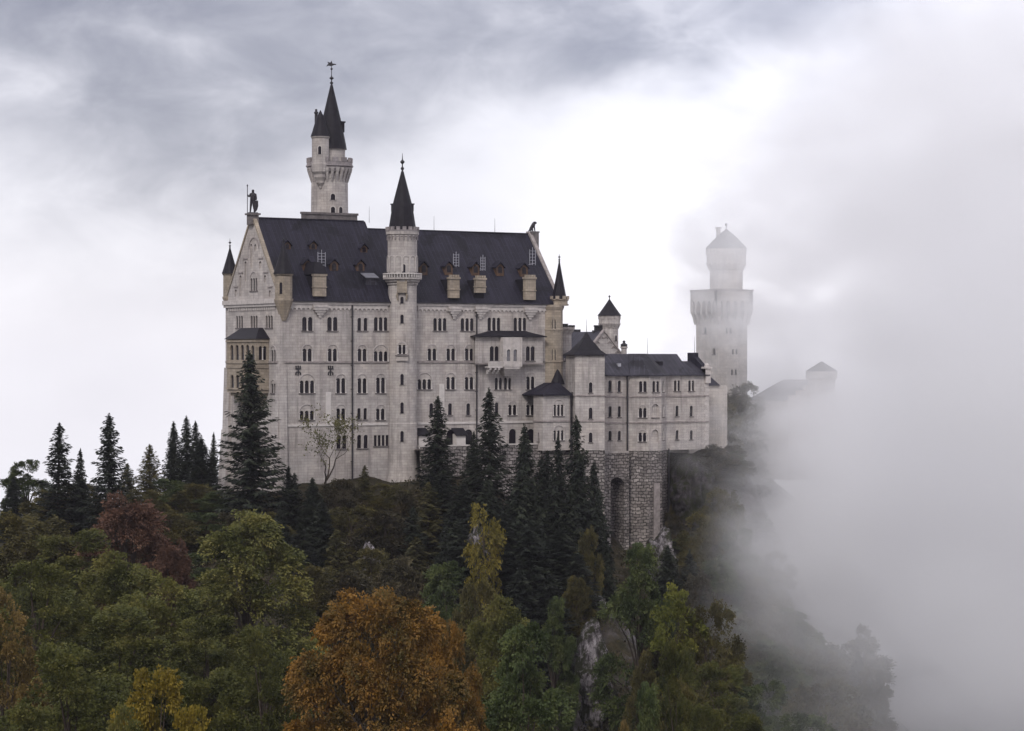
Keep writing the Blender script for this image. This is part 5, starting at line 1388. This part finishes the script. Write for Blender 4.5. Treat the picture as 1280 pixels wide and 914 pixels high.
def unit(v): return v / np.maximum(np.linalg.norm(v, axis=-1, keepdims=True), 1e-6)
def cards(name, C, Dv, Wv, Ln, Wi, mat):
    Dv, Wv = unit(Dv), unit(Wv); h = Dv * (Ln / 2)[:, None]; w = Wv * (Wi / 2)[:, None]
    v = np.stack([C - h, C + w + h * .15, C + h, C - w + h * .15], 1).reshape(-1, 3)
    f = np.arange(len(v)).reshape(-1, 4)
    return np_mesh(name, v, f, mat)
def trunk_mesh(name, segs, mat=None):
    mb = MB()
    for p0, p1, r0, r1 in segs: mb.tube(p0, p1, r0, r1, 7)
    return mb.mesh(name, mat or M_BARK)
def spruce(seed, H=20.0, R=3.3, mat=None, ragged=.25, zb=.06, dense=1.0):
    rs = np.random.RandomState(seed); C, Dd, Wd, Ln, Wi, limbs = [], [], [], [], [], []
    z = H * zb
    while z < H * .985:
        f = (z - H * zb) / (H * (1 - zb)); Lb = R * (1 - f) ** .8 * (1 - .25 * max(0, .12 - f) / .12) + .15
        nb = max(4, int((6.5 - 2.0 * f) * dense)); a0 = rs.rand() * 6.28
        for k in range(nb):
            a = a0 + 6.283 * k / nb + rs.normal(0, .25); L_ = Lb * rs.uniform(1 - ragged, 1 + ragged * .6)
            dirh = np.array((math.cos(a), math.sin(a), 0)); side = np.array((-math.sin(a), math.cos(a), 0))
            up = .35 * (f ** 2) - .28 * (1 - f); n = max(4, int(L_ / .12)); u = (np.arange(n) + rs.rand(n)) / n
            zz_ = L_ * (up * u + .22 * u ** 2.2); p = dirh * (u * L_)[:, None] + np.array((0, 0, 1)) * (z + zz_)[:, None]
            wid = (.22 + .62 * (1 - u)) * min(1.0, L_ * .5)
            for sg in (-1, 1, 0):
                off = side * (sg * wid * rs.uniform(.15, .9, n))[:, None]
                C.append(p + off + np.array((0, 0, 1)) * (rs.normal(-.07, .10, n) - .10 * abs(sg))[:, None])
                Dd.append(dirh * .9 + side * sg * .8 + np.stack([rs.normal(0, .2, n), rs.normal(0, .2, n), rs.normal(-.42, .28, n)], -1))
                Wd.append(side + np.stack([rs.normal(0, .5, n), rs.normal(0, .5, n), rs.normal(0, .45, n)], -1))
                Ln.append(rs.uniform(.45, .95, n) * (.55 + .45 * min(1, L_ / 2))); Wi.append(rs.uniform(.16, .34, n))
            if L_ > 1.2 and k % 2 == 0: limbs.append(((0, 0, z), tuple(dirh * L_ * .7 + np.array((0, 0, z + L_ * (up * .7 + .1)))), .05, .02))
        z += (.30 + .22 * (1 - f)) * rs.uniform(.85, 1.2) / dense ** .5
    n = 60; C.append(np.stack([rs.normal(0, .08, n), rs.normal(0, .08, n), rs.uniform(H * .95, H * 1.01, n)], -1)); Dd.append(np.stack([rs.normal(0, .4, n), rs.normal(0, .4, n), np.ones(n)], -1)); Wd.append(rs.normal(0, 1, (n, 3))); Ln.append(np.full(n, .45)); Wi.append(np.full(n, .1))
    cr = cards('crown', np.concatenate(C), np.concatenate(Dd), np.concatenate(Wd), np.concatenate(Ln), np.concatenate(Wi), mat or M_NEEDLE)
    tr = trunk_mesh('trunk', [((0, 0, -6), (0, 0, H * .5), .30, .17), ((0, 0, H * .5), (0, 0, H * .97), .17, .03)] + limbs[:40])
    return cr, tr, H, R
def broadleaf(seed, H=16.0, R=6.0, zb=.06, shape='dome', mat=None, lumps=34, sub=9, nleaf=50000, leaf=.26, lr=(.20, .34), up=.5, slim=.5, gap=.2):
    """crown of big rounded boughs, each made of many small sprays of leaves"""
    rs = np.random.RandomState(seed); z0, hc = H * zb, H * (1 - zb)
    def env(h):
        if shape == 'round': return math.sqrt(max(.02, 1 - abs(2 * h - .7) ** 2.2 / 1.78))
        if shape == 'broad': return math.sqrt(max(.03, 1 - h ** 3.2)) * min(1, .75 + h)
        if shape == 'dome': return math.sqrt(max(.02, 1 - h ** 1.7)) * min(1, .8 + h)
        if shape == 'cone': return max(0, (1 - h) ** .62 + .05) * min(1, .75 + h * 2)
        return math.sqrt(max(.05, 1 - (2 * h - 1) ** 2)) * .95
    B = []
    while len(B) < lumps:                                     # boughs, spread apart over the outside of the crown
        h, a = rs.rand() ** .9, rs.rand() * 6.283
        r = env(h) * R * (.80 if rs.rand() < .8 else .35) * rs.uniform(.8, 1.08)
        c = np.array((r * math.cos(a), r * math.sin(a), z0 + hc * h * .92))
        if all(np.linalg.norm((c - o[0]) * np.array((1, 1, .8))) > R * .24 for o in B) or rs.rand() < .06: B.append((c, R * rs.uniform(*lr)))
    C, rc, out, own = [], [], [], []
    for bi, (c, br) in enumerate(B):
        o_ = unit(c * np.array((1, 1, 0)) + np.array((0, 0, 1e-3)))
        for k in range(sub):
            d_ = unit(rs.normal(0, 1, 3) + o_ * .5 + np.array((0, 0, .45)))
            C.append(c + d_ * br * rs.uniform(.45, .95) * np.array((1, 1, .72))); rc.append(br * rs.uniform(.30, .52)); out.append(unit(d_ * .5 + o_ * .6)); own.append(bi)
    C, rc, out = np.array(C), np.array(rc), np.array(out); nc = len(C)
    per = np.maximum(4, (nleaf * rc ** 2 / (rc ** 2).sum()).astype(int)); per = np.where(rs.rand(nc) < gap, per // 3, per)
    K = 8                                                     # leaves on one twig
    ci = np.repeat(np.arange(nc), np.maximum(1, per // K)); n = len(ci)
    d_ = unit(rs.normal(0, 1, (n, 3)) + np.array((0, 0, .3)) + out[ci] * .4)
    spray = unit(out[ci] * .8 + np.array((0, 0, up)) + d_ * .75 + rs.normal(0, .25, (n, 3)))
    nrm = unit(np.array((0, 0, .9)) + d_ * .6 + rs.normal(0, .38, (n, 3))); side = unit(np.cross(nrm, spray)); nrm = np.cross(spray, side)
    base = C[ci] + d_ * (rc[ci] * (.2 + .62 * rs.rand(n) ** .7))[:, None] * np.array((1, 1, .75))
    TL = leaf * rs.uniform(2.2, 4.6, n)
    P, Dd, Wd = [], [], []
    for k in range(K):
        u = (k + .5) / K; sg = (-1, 1)[k % 2] if k < K - 1 else 0
        droop = -.35 * u * u
        P.append(base + spray * (TL * u)[:, None] + side * (sg * TL * (.30 * (1 - u) + .05))[:, None] + np.array((0, 0, 1)) * (TL * droop)[:, None] + rs.normal(0, leaf * .12, (n, 3)))
        Dd.append(spray * .8 + side * sg * .7 + np.array((0, 0, -.3 - .4 * u)) + rs.normal(0, .2, (n, 3))); Wd.append(np.cross(nrm + rs.normal(0, .28, (n, 3)), unit(Dd[-1])))
    P, Dd, Wd = np.concatenate(P), np.concatenate(Dd), np.concatenate(Wd); n = len(P)
    cr = cards('crown', P, Dd, Wd, leaf * rs.uniform(.8, 1.5, n), leaf * slim * rs.uniform(.85, 1.4, n), mat)
    segs = [((0, 0, -6), (0, 0, z0 + .1 * hc), R * .05 + .04, R * .045 + .03), ((0, 0, z0 + .1 * hc), (rs.normal(0, .3), rs.normal(0, .3), z0 + hc * .72), R * .045 + .03, .04)]
    for c, br in B[:26]:
        zs = min(z0 + .04 * hc + .4 * (c[2] - z0), z0 + .66 * hc); m_ = np.array((c[0] * .45, c[1] * .45, zs + (c[2] - zs) * .6))
        segs += [((0, 0, zs), tuple(m_), R * .02 + .02, R * .013 + .012), (tuple(m_), tuple(c), R * .013 + .012, .015)]
    return cr, trunk_mesh('trunk', segs), H, R
def sparse_tree(seed, H=13.0, R=4.6):
    """half bare tree: forked limbs with thin leaf tufts at the tips"""
    rs = np.random.RandomState(seed); segs, tips = [], []
    def grow(p, d_, ln, r, depth):
        n = 3
        for k in range(n):
            d_ = d_ + rs.normal(0, .13, 3) + np.array((0, 0, .05)); d_ /= np.linalg.norm(d_)
            q = p + d_ * ln / n; segs.append((tuple(p), tuple(q), r, r * .86)); p = q; r *= .86
        if depth >= 2: tips.append(p.copy())
        if depth < 5:
            for k in range(2 if depth else 3):
                b_ = d_ + rs.normal(0, .55, 3) * np.array((1, 1, .7)); b_ /= np.linalg.norm(b_)
                grow(p, b_, ln * rs.uniform(.62, .82), r * .68, depth + 1)
    grow(np.array((0, 0, -1.0)), np.array((.02, .02, 1.0)), H * .32, .26, 0)
    tips = np.array(tips); mz, mr = tips[:, 2].max(), np.abs(tips[:, :2]).max()
    P = np.concatenate([t + rs.normal(0, .38, (rs.randint(8, 34), 3)) for t in tips if rs.rand() < .75]); n = len(P)
    cr = cards('crown', P, rs.normal(0, 1, (n, 3)), rs.normal(0, 1, (n, 3)), rs.uniform(.2, .4, n), rs.uniform(.12, .26, n), M_OLIVE2)
    return cr, trunk_mesh('trunk', segs), mz, mr
M_OLIVE2 = leaf_mat('pale_olive_leaves', [(.05, .052, .022), (.095, .092, .036), (.14, .125, .045)], trans=.3)
M_LIMEG = leaf_mat('beech_leaves', [(.034, .040, .014), (.070, .075, .023), (.106, .102, .030), (.15, .128, .036)])
M_YELLOW2 = leaf_mat('gold_leaves', [(.055, .05, .013), (.12, .098, .02), (.18, .14, .026)])
DEBUG = False
HAZE_D = 0.00005
PROTO = {
    'spruce_a': spruce(1), 'spruce_b': spruce(2, 21, 3.6, ragged=.35, dense=.85), 'spruce_c': spruce(3, 19, 3.4, ragged=.2, dense=1.15), 'spruce_e': spruce(6, 20, 3.4, ragged=.5, dense=.8), 'spruce_f': spruce(7, 22, 3.3, ragged=.3, dense=.95, zb=.02), 'spruce_d': spruce(4, 24, 4.2, ragged=.42, dense=.9, zb=.1),
    'larch': spruce(5, 18, 3.6, M_NEEDLE2, .35, .08, .9),
    'orange': broadleaf(11, 15, 8.0, .04, 'broad', M_ORANGE, 50, 13, 170000, .19, (.15, .27), .15, .6, .3),
    'yellow': broadleaf(12, 13, 4.6, .06, 'dome', M_YELLOW, 26, 9, 24000, .22, (.2, .32), .8, .55),
    'russet': broadleaf(13, 15, 6.8, .04, 'cone', M_RUSSET, 44, 11, 60000, .24, (.17, .27), .5, .5, .1),
    'beech': broadleaf(14, 18, 7.6, .03, 'cone', M_LIMEG, 46, 11, 76000, .27, (.17, .28), .35, .5),
    'green_a': broadleaf(15, 17, 7.2, .05, 'dome', M_GREEN, 46, 11, 80000, .25, (.18, .30), .9, .45),
    'green_b': broadleaf(16, 18, 6.6, .05, 'cone', M_GREEN, 44, 11, 72000, .25, (.18, .30), 1.1, .45),
    'olive': broadleaf(17, 15, 6.0, .05, 'dome', M_OLIVE, 34, 9, 40000, .29, (.2, .32), .7, .5),
    'deep': broadleaf(18, 16, 5.8, .05, 'dome', M_DEEP, 40, 11, 62000, .23, (.18, .29), .4, .6),
    'lime': broadleaf(19, 15, 2.7, .05, 'oval', M_LIME, 22, 9, 17000, .22, (.3, .5), .5, .6),
    'maple_gold': broadleaf(20, 11, 2.3, .18, 'oval', M_YELLOW2, 14, 6, 6500, .26, (.3, .5), .2, .6, .5),
    'brown': broadleaf(21, 18, 6.0, .04, 'cone', M_BROWN, 40, 11, 56000, .24, (.18, .3), .9, .45),
    'scrub': broadleaf(22, 9, 4.6, .03, 'cone', M_BRUSH, 28, 8, 20000, .30, (.2, .34), .8, .5),
    'sparse': sparse_tree(31),
}
NAMES = {'spruce': 'spruce_tree', 'larch': 'larch_tree', 'sparse': 'bare_tree', 'scrub': 'scrub_tree', 'beech': 'beech_tree', 'maple_gold': 'maple_tree', 'orange': 'maple_tree'}
PROTO['green_yl'] = broadleaf(24, 16, 6.0, .05, 'cone', M_LIMEG, 42, 11, 64000, .25, (.18, .3), 1.0, .45)
rng_t = random.Random(7)
LOG = []
def tree(kind, px, top, t, wpx, label, group=None, lean=0.0, Hmin=None):
    cr, tr, H0, R0 = PROTO[kind]
    p = onT(px, top, t); s = (px - 640) / F_PX * t
    zb = float(terrain(np.array([s]), np.array([t]))[0])
    H = p.z - zb; LOG.append((kind, px, top, t, round(H, 1), round(wpx / F_PX * t / 2, 1)))
    if Hmin and H < Hmin: zb = p.z - Hmin; H = Hmin
    R = wpx / F_PX * t / 2
    nm = NAMES.get(kind, NAMES.get(kind.split('_')[0], 'broadleaf_tree'))
    o = thing(nm, label, 'tree', (p.x, p.y, zb), rng_t.uniform(0, 6.28), group)
    k_ = 1.22 if 'spruce' in kind else 1.12 if kind in ('larch', 'lime', 'maple_gold', 'sparse', 'orange') else 1.3
    o.scale = (R / R0 * k_, R / R0 * k_, H / H0)
    o.rotation_euler.x = lean + rng_t.gauss(0, .022)
    for n_, me in (('crown', cr), ('trunk', tr)):
        c_ = bpy.data.objects.new(n_, me); COL.objects.link(c_); c_.parent = o
    return o
T = tree
# skyline conifers on the left ridge
T('spruce_e', 72, 530, 388, 66, 'tall ragged dark spruce on the left skyline, left of its slim small neighbour')
T('spruce_a', 98, 562, 392, 36, 'slim small spruce squeezed between the two tall spruces on the left skyline')
T('spruce_d', 136, 518, 384, 66, 'tall spruce with layered spreading branches, standing alone above the russet tree')
T('spruce_c', 17, 598, 400, 44, 'short dark spruce at the extreme left edge of the skyline')
T('deep', 34, 574, 415, 56, 'round-headed dark broadleaf tree on the left skyline beside the ragged spruce')
T('larch', 187, 556, 424, 52, 'pale yellowish conifer on the skyline between the lone spruce and the spruce trio')
T('spruce_c', 217, 528, 430, 34, 'left and slimmest of the three spruces left of the gable foot')
T('spruce_f', 234, 521, 424, 40, 'tallest, middle one of the three spruces left of the gable foot')
T('spruce_b', 247, 527, 434, 36, 'right one of the three spruces left of the gable foot')
T('spruce_c', 252, 548, 416, 50, 'broader green spruce in front of the spruce trio')
T('spruce_a', 266, 541, 440, 22, 'small greyish spruce close to the battered corner of the hall')
T('olive', 100, 604, 398, 76, 'olive broadleaf tree at the feet of the left skyline spruces')
T('olive', 58, 612, 396, 70, 'dull olive tree between the left edge and the ragged spruce')
T('larch', 160, 580, 412, 46, 'faded conifer right behind the lone layered spruce')
# spruces against the walls
T('spruce_d', 318, 440, 388, 90, 'largest dark spruce, rising in front of the west gable and its loggia')
T('spruce_a', 361, 583, 396, 32, 'small young spruce at the buttressed corner right of the great spruce')
T('sparse', 402, 511, 402, 92, 'half bare autumn tree with crooked limbs in front of the hall wall')
T('spruce_f', 547, 497, 404, 62, 'pointed spruce before the hall, first right of the stair tower')
T('spruce_a', 590, 541, 406, 46, 'lower dark spruce tucked against the left of the tallest terrace spruce')
T('spruce_b', 613, 487, 401, 70, 'tallest spruce at the terrace, under the white oriel')
T('spruce_c', 655, 532, 402, 54, 'slim spruce at the right end of the terrace wall')
T('spruce_a', 705, 547, 404, 52, 'smaller left one of the twin spruces before the bell-roofed tower')
T('spruce_e', 726, 521, 400, 66, 'taller right one of the twin spruces before the bell-roofed tower')
# thick conifer stand on the slope below the castle
STAND = 'dark conifer in the thick stand on the slope below the castle'
GS = 'dark conifers on the castle slope'
for px, top, t, w, kd in ((553, 590, 388, 74, 'spruce_b'), (578, 604, 384, 70, 'spruce_a'), (640, 585, 388, 78, 'spruce_c'), (668, 600, 388, 70, 'spruce_b'), (690, 590, 392, 66, 'spruce_a'), (716, 612, 390, 76, 'spruce_c'),
                          (742, 615, 396, 62, 'spruce_e'), (742, 578, 402, 56, 'spruce_f'), (690, 566, 402, 66, 'spruce_e'), (716, 570, 398, 78, 'spruce_b'), (676, 572, 402, 60, 'spruce_f'), (752, 640, 400, 46, 'spruce_e'), (628, 640, 374, 80, 'spruce_d'), (664, 655, 372, 84, 'spruce_b'), (700, 660, 374, 80, 'spruce_a'), (650, 712, 358, 86, 'spruce_c'), (686, 716, 360, 80, 'spruce_d'), (722, 690, 370, 66, 'spruce_b'),
                          (835, 684, 402, 60, 'spruce_c'), (862, 690, 404, 56, 'spruce_a'), (572, 650, 372, 66, 'spruce_c'), (760, 668, 394, 54, 'spruce_b'), (608, 600, 392, 60, 'spruce_c')):
    T(kd, px, top, t, w, STAND, GS)
T('larch', 536, 604, 384, 74, 'rusty olive larch on the slope straight below the stair tower')
T('larch', 520, 672, 362, 84, 'broad dull larch low on the slope above the orange tree')
T('maple_gold', 605, 614, 364, 36, 'slender golden maple glowing among dark spruces below the terrace')
T('maple_gold', 600, 690, 362, 24, 'small yellow bush-like maple on the pale crag under the golden maple')
T('deep', 800, 678, 340, 92, 'large deep green tree under the bastion')
T('lime', 848, 723, 330, 54, 'narrow bright yellow-green tree right of the deep green tree')
T('olive', 735, 660, 384, 40, 'thin yellowish tree in the dark gap left of the deep green tree')
# slope scrub under the hall
SCC, GSCC = 'small dark conifer on the rocky slope under the hall, left of the stair tower', 'small conifers on the slope under the hall'
SCR, GSC = 'dark brownish scrub tree on the rocky slope under the hall', 'scrub on the slope under the hall'
for px, top, t, w in ((368, 606, 390, 60), (392, 612, 388, 70), (425, 600, 396, 64), (455, 596, 400, 60), (484, 604, 398, 62), (510, 612, 396, 56), (400, 640, 374, 84), (440, 632, 380, 84), (480, 640, 378, 84), (515, 648, 376, 70),
                      (375, 668, 362, 84), (420, 676, 358, 92), (465, 684, 356, 92), (500, 700, 350, 80), (350, 650, 374, 70), (440, 716, 340, 90), (545, 712, 346, 70), (330, 640, 380, 66), (480, 730, 336, 80), (556, 668, 362, 60), (396, 706, 342, 84)):
    k5 = ('scrub', 'larch', 'olive', 'spruce_c', 'scrub', 'spruce_e', 'olive')[(px * 7 + t) % 7]
    con = k5 in ('larch', 'spruce_c', 'spruce_e')
    T(k5, px, top - (14 if con else 0), t, w * (.62 if con else .9), SCC if con else SCR, GSCC if con else GSC)
DK, GDK = 'dark leafy tree in the shadowed wood between the russet tree and the hall', 'shadowed trees left of the hall foot'
for px, top, t, w, kd in ((208, 598, 404, 70, 'deep'), (244, 604, 400, 74, 'olive'), (282, 612, 396, 70, 'deep'), (215, 640, 376, 84, 'olive'), (255, 640, 378, 84, 'deep'), (290, 640, 380, 70, 'scrub'), (240, 690, 345, 90, 'deep'), (180, 612, 396, 60, 'olive')):
    T(kd, px, top, t, w, DK, GDK)
# the near broadleaf wood
T('russet', 162, 609, 312, 136, 'russet-brown copper tree above the green wood at the left')
T('russet', 214, 668, 306, 64, 'lower russet tree spilling down right of the copper tree')
T('beech', 308, 640, 290, 176, 'big yellow-green beech with layered branches left of the orange tree')
T('olive', 28, 640, 318, 140, 'olive-green tree at the left edge under the skyline spruces')
T('green_b', 96, 656, 288, 150, 'bushy green tree directly left of the copper tree')
T('green_yl', 140, 682, 262, 140, 'green tree with a yellowing top in front of the copper tree')
T('green_a', 48, 700, 246, 170, 'dense green tree at the left, above the brown tree')
T('green_yl', 205, 716, 250, 130, 'yellowish green tree right under the russet spill')
T('green_b', 150, 752, 224, 180, 'large dark green tree in the middle of the left wood')
T('green_b', 262, 762, 232, 140, 'green tree below the beech, left of the orange tree')
T('green_a', 330, 784, 224, 110, 'dull green tree squeezed between beech and orange tree')
T('green_a', 90, 806, 186, 200, 'dark green tree low at the left, right of the brown tree')
T('green_b', 268, 828, 180, 150, 'green tree at the bottom edge between yellow and orange trees')
T('brown', 4, 722, 206, 110, 'golden-brown tree cut by the left edge')
T('yellow', 194, 826, 168, 108, 'bright yellow small tree at the bottom of the left wood')
T('yellow', 236, 872, 160, 84, 'second yellow tree, cut by the bottom edge right of the first')
T('green_yl', 150, 872, 160, 96, 'green sapling crown at the bottom edge left of the yellow tree')
T('orange', 474, 740, 186, 246, 'great orange autumn tree at the bottom centre')
T('orange', 562, 776, 200, 112, 'smaller orange tree leaning out of the right flank of the great orange one')
T('green_yl', 622, 738, 262, 108, 'light green tree behind the right shoulder of the orange tree')
T('deep', 655, 776, 214, 122, 'rounded blue-green tree right of the orange tree, at the bottom edge')
T('deep', 560, 700, 330, 90, 'grey-green tree standing above the top of the orange tree')
T('olive', 596, 724, 318, 66, 'drab tree below the pale crag')
T('green_b', 846, 786, 262, 76, 'dull green tree at the edge of the fog, below the narrow lime tree')
T('olive', 884, 752, 330, 84, 'brownish olive tree where the fog begins, right of the lime tree')
T('deep', 812, 852, 236, 66, 'dark shrub tree at the bottom edge right of the scree')
T('brown', 775, 890, 230, 40, 'brown-leaved bush tree at the bottom edge under the scree')
T('olive', 722, 720, 366, 36, 'dusky tree at the top of the scree')
T('deep', 690, 745, 340, 48, 'dark tree leaning over the left side of the scree')
T('olive', 800, 812, 330, 40, 'drab tree on the right side of the scree')
T('scrub', 826, 806, 340, 46, 'dark scrub tree under the deep green tree')
FG, GFG = 'dim tree fading into the fog on the right slope', 'trees swallowed by the fog'
for px, top, t, w, kd in ((880, 640, 424, 56, 'olive'), (905, 610, 432, 50, 'olive'), (925, 660, 424, 64, 'deep'), (895, 700, 408, 66, 'deep'), (945, 720, 412, 72, 'olive'), (985, 760, 408, 80, 'deep'), (920, 770, 380, 84, 'olive'), (960, 800, 376, 90, 'deep'), (1010, 810, 384, 90, 'olive'), (900, 820, 320, 100, 'green_b'),
                          (960, 850, 320, 100, 'deep'), (1030, 850, 360, 100, 'olive'), (930, 880, 270, 110, 'green_b'), (1010, 890, 300, 110, 'deep'), (880, 880, 250, 90, 'green_a'), (860, 850, 270, 80, 'olive'), (1060, 800, 420, 90, 'olive'), (870, 720, 396, 50, 'scrub'), (960, 690, 430, 60, 'olive')):
    T(kd, px, top, t, w, FG, GFG)
T('olive', 930, 478, 480, 52, 'pale tree veiled by fog at the foot of the square tower')
T('olive', 908, 506, 474, 36, 'smaller veiled tree close to the lean-to')
T('olive', 965, 510, 486, 60, 'faint tree in fog between the square tower and the gatehouse')
def planted(kind, px, t, H, wpx, label, group):
    z = float(terrain(np.array([(px - 640) / F_PX * t]), np.array([float(t)]))[0])
    T(kind, px, HZ - (z + H - CAM.z) / t * F_PX, t, wpx, label, group)
for i in range(34):
    px, t = 930 + 165 * rng_t.random(), 372 + 70 * rng_t.random()
    if px < 1020 and t > 418: continue
    planted(rng_t.choice(('deep', 'olive', 'spruce_c', 'olive', 'larch')), px, t, rng_t.uniform(9, 16), rng_t.uniform(34, 64), FG, GFG)
BSH, GBS = 'low dark bush clinging to the rock under the right end of the wing', 'bushes on the rock under the wing'
_ts = np.arange(380.0, 520.0, .5)
for i in range(46):
    px, py = 842 + 110 * rng_t.random(), 566 + 150 * rng_t.random() ** 1.2
    zs_ = terrain((px - 640) / F_PX * _ts, _ts); hit = np.nonzero(zs_ > CAM.z - (py - HZ) / F_PX * _ts)[0]
    if not len(hit): continue
    t = float(_ts[hit[0]]) + .8
    if st_of(85.5, YW)[1] < t and px < 890: continue
    planted(rng_t.choice(('scrub', 'scrub', 'olive', 'deep')), px, t, rng_t.uniform(2.2, 5.0), rng_t.uniform(18, 36), BSH, GBS)
crag(602, 664, 735, 374, 36, 'pale crag on the slope under the golden maple', 3)
crag(744, 796, 905, 350, 46, 'bare pale scree face low on the slope, right of the blue-green tree', 5)
crag(742, 740, 800, 374, 34, 'small grey outcrop above the pale scree face', 8)
crag(826, 668, 735, 424, 34, 'whitish rock at the foot of the bastion', 9)
crag(462, 690, 758, 372, 40, 'dim violet-grey crag among the scrub above the orange tree', 12)
crag(866, 572, 660, 444, 50, 'dark rock face under the right end of the wing, fading in fog', 14, M_ROCKD)
if DEBUG: print('\n'.join(str(x) for x in LOG))

# low undergrowth that covers the slopes between the trees
rs = np.random.RandomState(99)
n0 = 30000
ss = rs.uniform(-78, 62, n0); tt = rs.uniform(290, 440, n0)
cl = vnoise(ss / 3.5, tt / 3.5, 21) + .5 * vnoise(ss / 1.6, tt / 1.6, 22)
keep = cl > .62; ss, tt, cl = ss[keep], tt[keep], cl[keep]
xx = CAM.x + ss * RT.x + tt * FW.x; yy = CAM.y + ss * RT.y + tt * FW.y
ok = ~((xx > -.5) & (xx < 92) & (yy > -5.5) & (yy < 30)); ss, tt, cl, xx, yy = ss[ok], tt[ok], cl[ok], xx[ok], yy[ok]
zz_ = terrain(ss, tt); rep = 4; n = len(ss) * rep
P = np.repeat(np.stack([xx, yy, zz_], -1), rep, 0) + rs.normal(0, .45, (n, 3)) * np.array((1, 1, .2)); P[:, 2] += rs.rand(n) * np.repeat((cl - .5) * 2.4, rep) + .1
me = cards('undergrowth', P, rs.normal(0, 1, (n, 3)) + np.array((0, 0, .6)), rs.normal(0, 1, (n, 3)), rs.uniform(.3, .75, n), rs.uniform(.2, .45, n), M_BRUSH)
ug = bpy.data.objects.new('undergrowth', me); COL.objects.link(ug); ug['kind'] = 'stuff'; ug['label'] = 'dark low undergrowth covering the rocky slope'

# ------------------------------------------------------------------ the fog bank rolling up the slope from the right
m = bpy.data.materials.new('fog_bank'); m.use_nodes = True
g = G(m.node_tree); m.node_tree.nodes.clear()
tc = g.n('ShaderNodeTexCoord').outputs['Object']
sp = g.n('ShaderNodeSeparateXYZ'); g.l(tc, sp.inputs[0])
s_, t_, z_ = sp.outputs
wv = g.vm('ADD', tc, g.vm('SCALE', g.noise(tc, .022, 2, .5, col=True), scale=26.0))
mp = g.n('ShaderNodeMapping'); mp.inputs['Rotation'].default_value = (0, math.radians(38), 0); mp.inputs['Scale'].default_value = (.55, 1.0, 1.5); mp.inputs['Location'].default_value = (70, -25, -40)
g.l(wv, mp.inputs[0]); wv = mp.outputs[0]          # wisps drawn out along the slope
n1 = g.noise(wv, .024, 3, .5)
n2 = g.noise(wv, .060, 6, .62)
low = g.m('MAXIMUM', g.m('SUBTRACT', -3.0, z_), 0.0)
q = g.m('ADD', g.m('SUBTRACT', s_, 34.5), g.m('MULTIPLY', g.m('SUBTRACT', g.m('MAXIMUM', g.m('MINIMUM', t_, 490.0), 418.0), 447.0), .28))
q = g.m('ADD', q, g.m('MINIMUM', g.m('MULTIPLY', low, 1), 27.0))
q = g.m('ADD', q, g.m('MAXIMUM', g.m('SUBTRACT', s_, 44.0), 0.0))
q = g.m('ADD', q, g.m('MULTIPLY', g.m('SUBTRACT', n1, .5), 66.0))
q = g.m('ADD', q, g.m('MULTIPLY', g.m('SUBTRACT', n2, .5), 60.0))
dn = g.m('MULTIPLY', g.m('MULTIPLY', g.m('MULTIPLY', g.rng(q, 0.0, 28.0, 0.0, 0.05, smooth=True), g.rng(n2, .38, .62, .08, 1.9)), g.m('MULTIPLY', g.rng(n1, .42, .58, .30, 1.5), g.m('MAXIMUM', g.rng(z_, -24, 12, 0.06, 1.0), g.m('MULTIPLY', g.rng(t_, 415, 462, 0, 1.25), g.rng(s_, 44, 56, 0, 1, smooth=True))))), g.m('MULTIPLY', g.m('MULTIPLY', g.rng(z_, 36, 82, 1, 0, smooth=True), g.rng(z_, -5, 40, 1, .62)), g.m('MULTIPLY', g.rng(t_, 482, 528, 1, 0, smooth=True), g.rng(s_, 22, 36, 0, 1, smooth=True))))
pv = g.n('ShaderNodeVolumePrincipled')
pv.inputs['Color'].default_value = (.994, .993, .999, 1); pv.inputs['Anisotropy'].default_value = 0.5
g.l(dn, pv.inputs['Density'])
g.l(pv.outputs[0], g.n('ShaderNodeOutputMaterial').inputs['Volume'])
mb = MB(); mb.box(20, 300, 235, 530, -100, 84)
fg_ = bpy.data.objects.new('fog', mb.mesh('fog', m)); COL.objects.link(fg_)
fg_.location = (CAM.x, CAM.y, 0); fg_.rotation_euler = (0, 0, -YAW)
fg_['kind'] = 'stuff'; fg_['label'] = 'thick white fog bank rolling up the slope from the right'

# thin even air over the whole valley
m = bpy.data.materials.new('thin_air'); m.use_nodes = True
g = G(m.node_tree); m.node_tree.nodes.clear()
pv = g.n('ShaderNodeVolumePrincipled'); pv.inputs['Color'].default_value = (.90, .88, 1.0, 1); pv.inputs['Density'].default_value = HAZE_D; pv.inputs['Anisotropy'].default_value = .3
g.l(pv.outputs[0], g.n('ShaderNodeOutputMaterial').inputs['Volume'])
mb = MB(); mb.box(-700, 700, -250, 1100, -215, 92)
hz_ = bpy.data.objects.new('haze', mb.mesh('haze', m)); COL.objects.link(hz_)
hz_.location = (CAM.x, CAM.y, 0); hz_.rotation_euler = (0, 0, -YAW)
hz_['kind'] = 'stuff'; hz_['label'] = 'thin pale haze in the valley air'
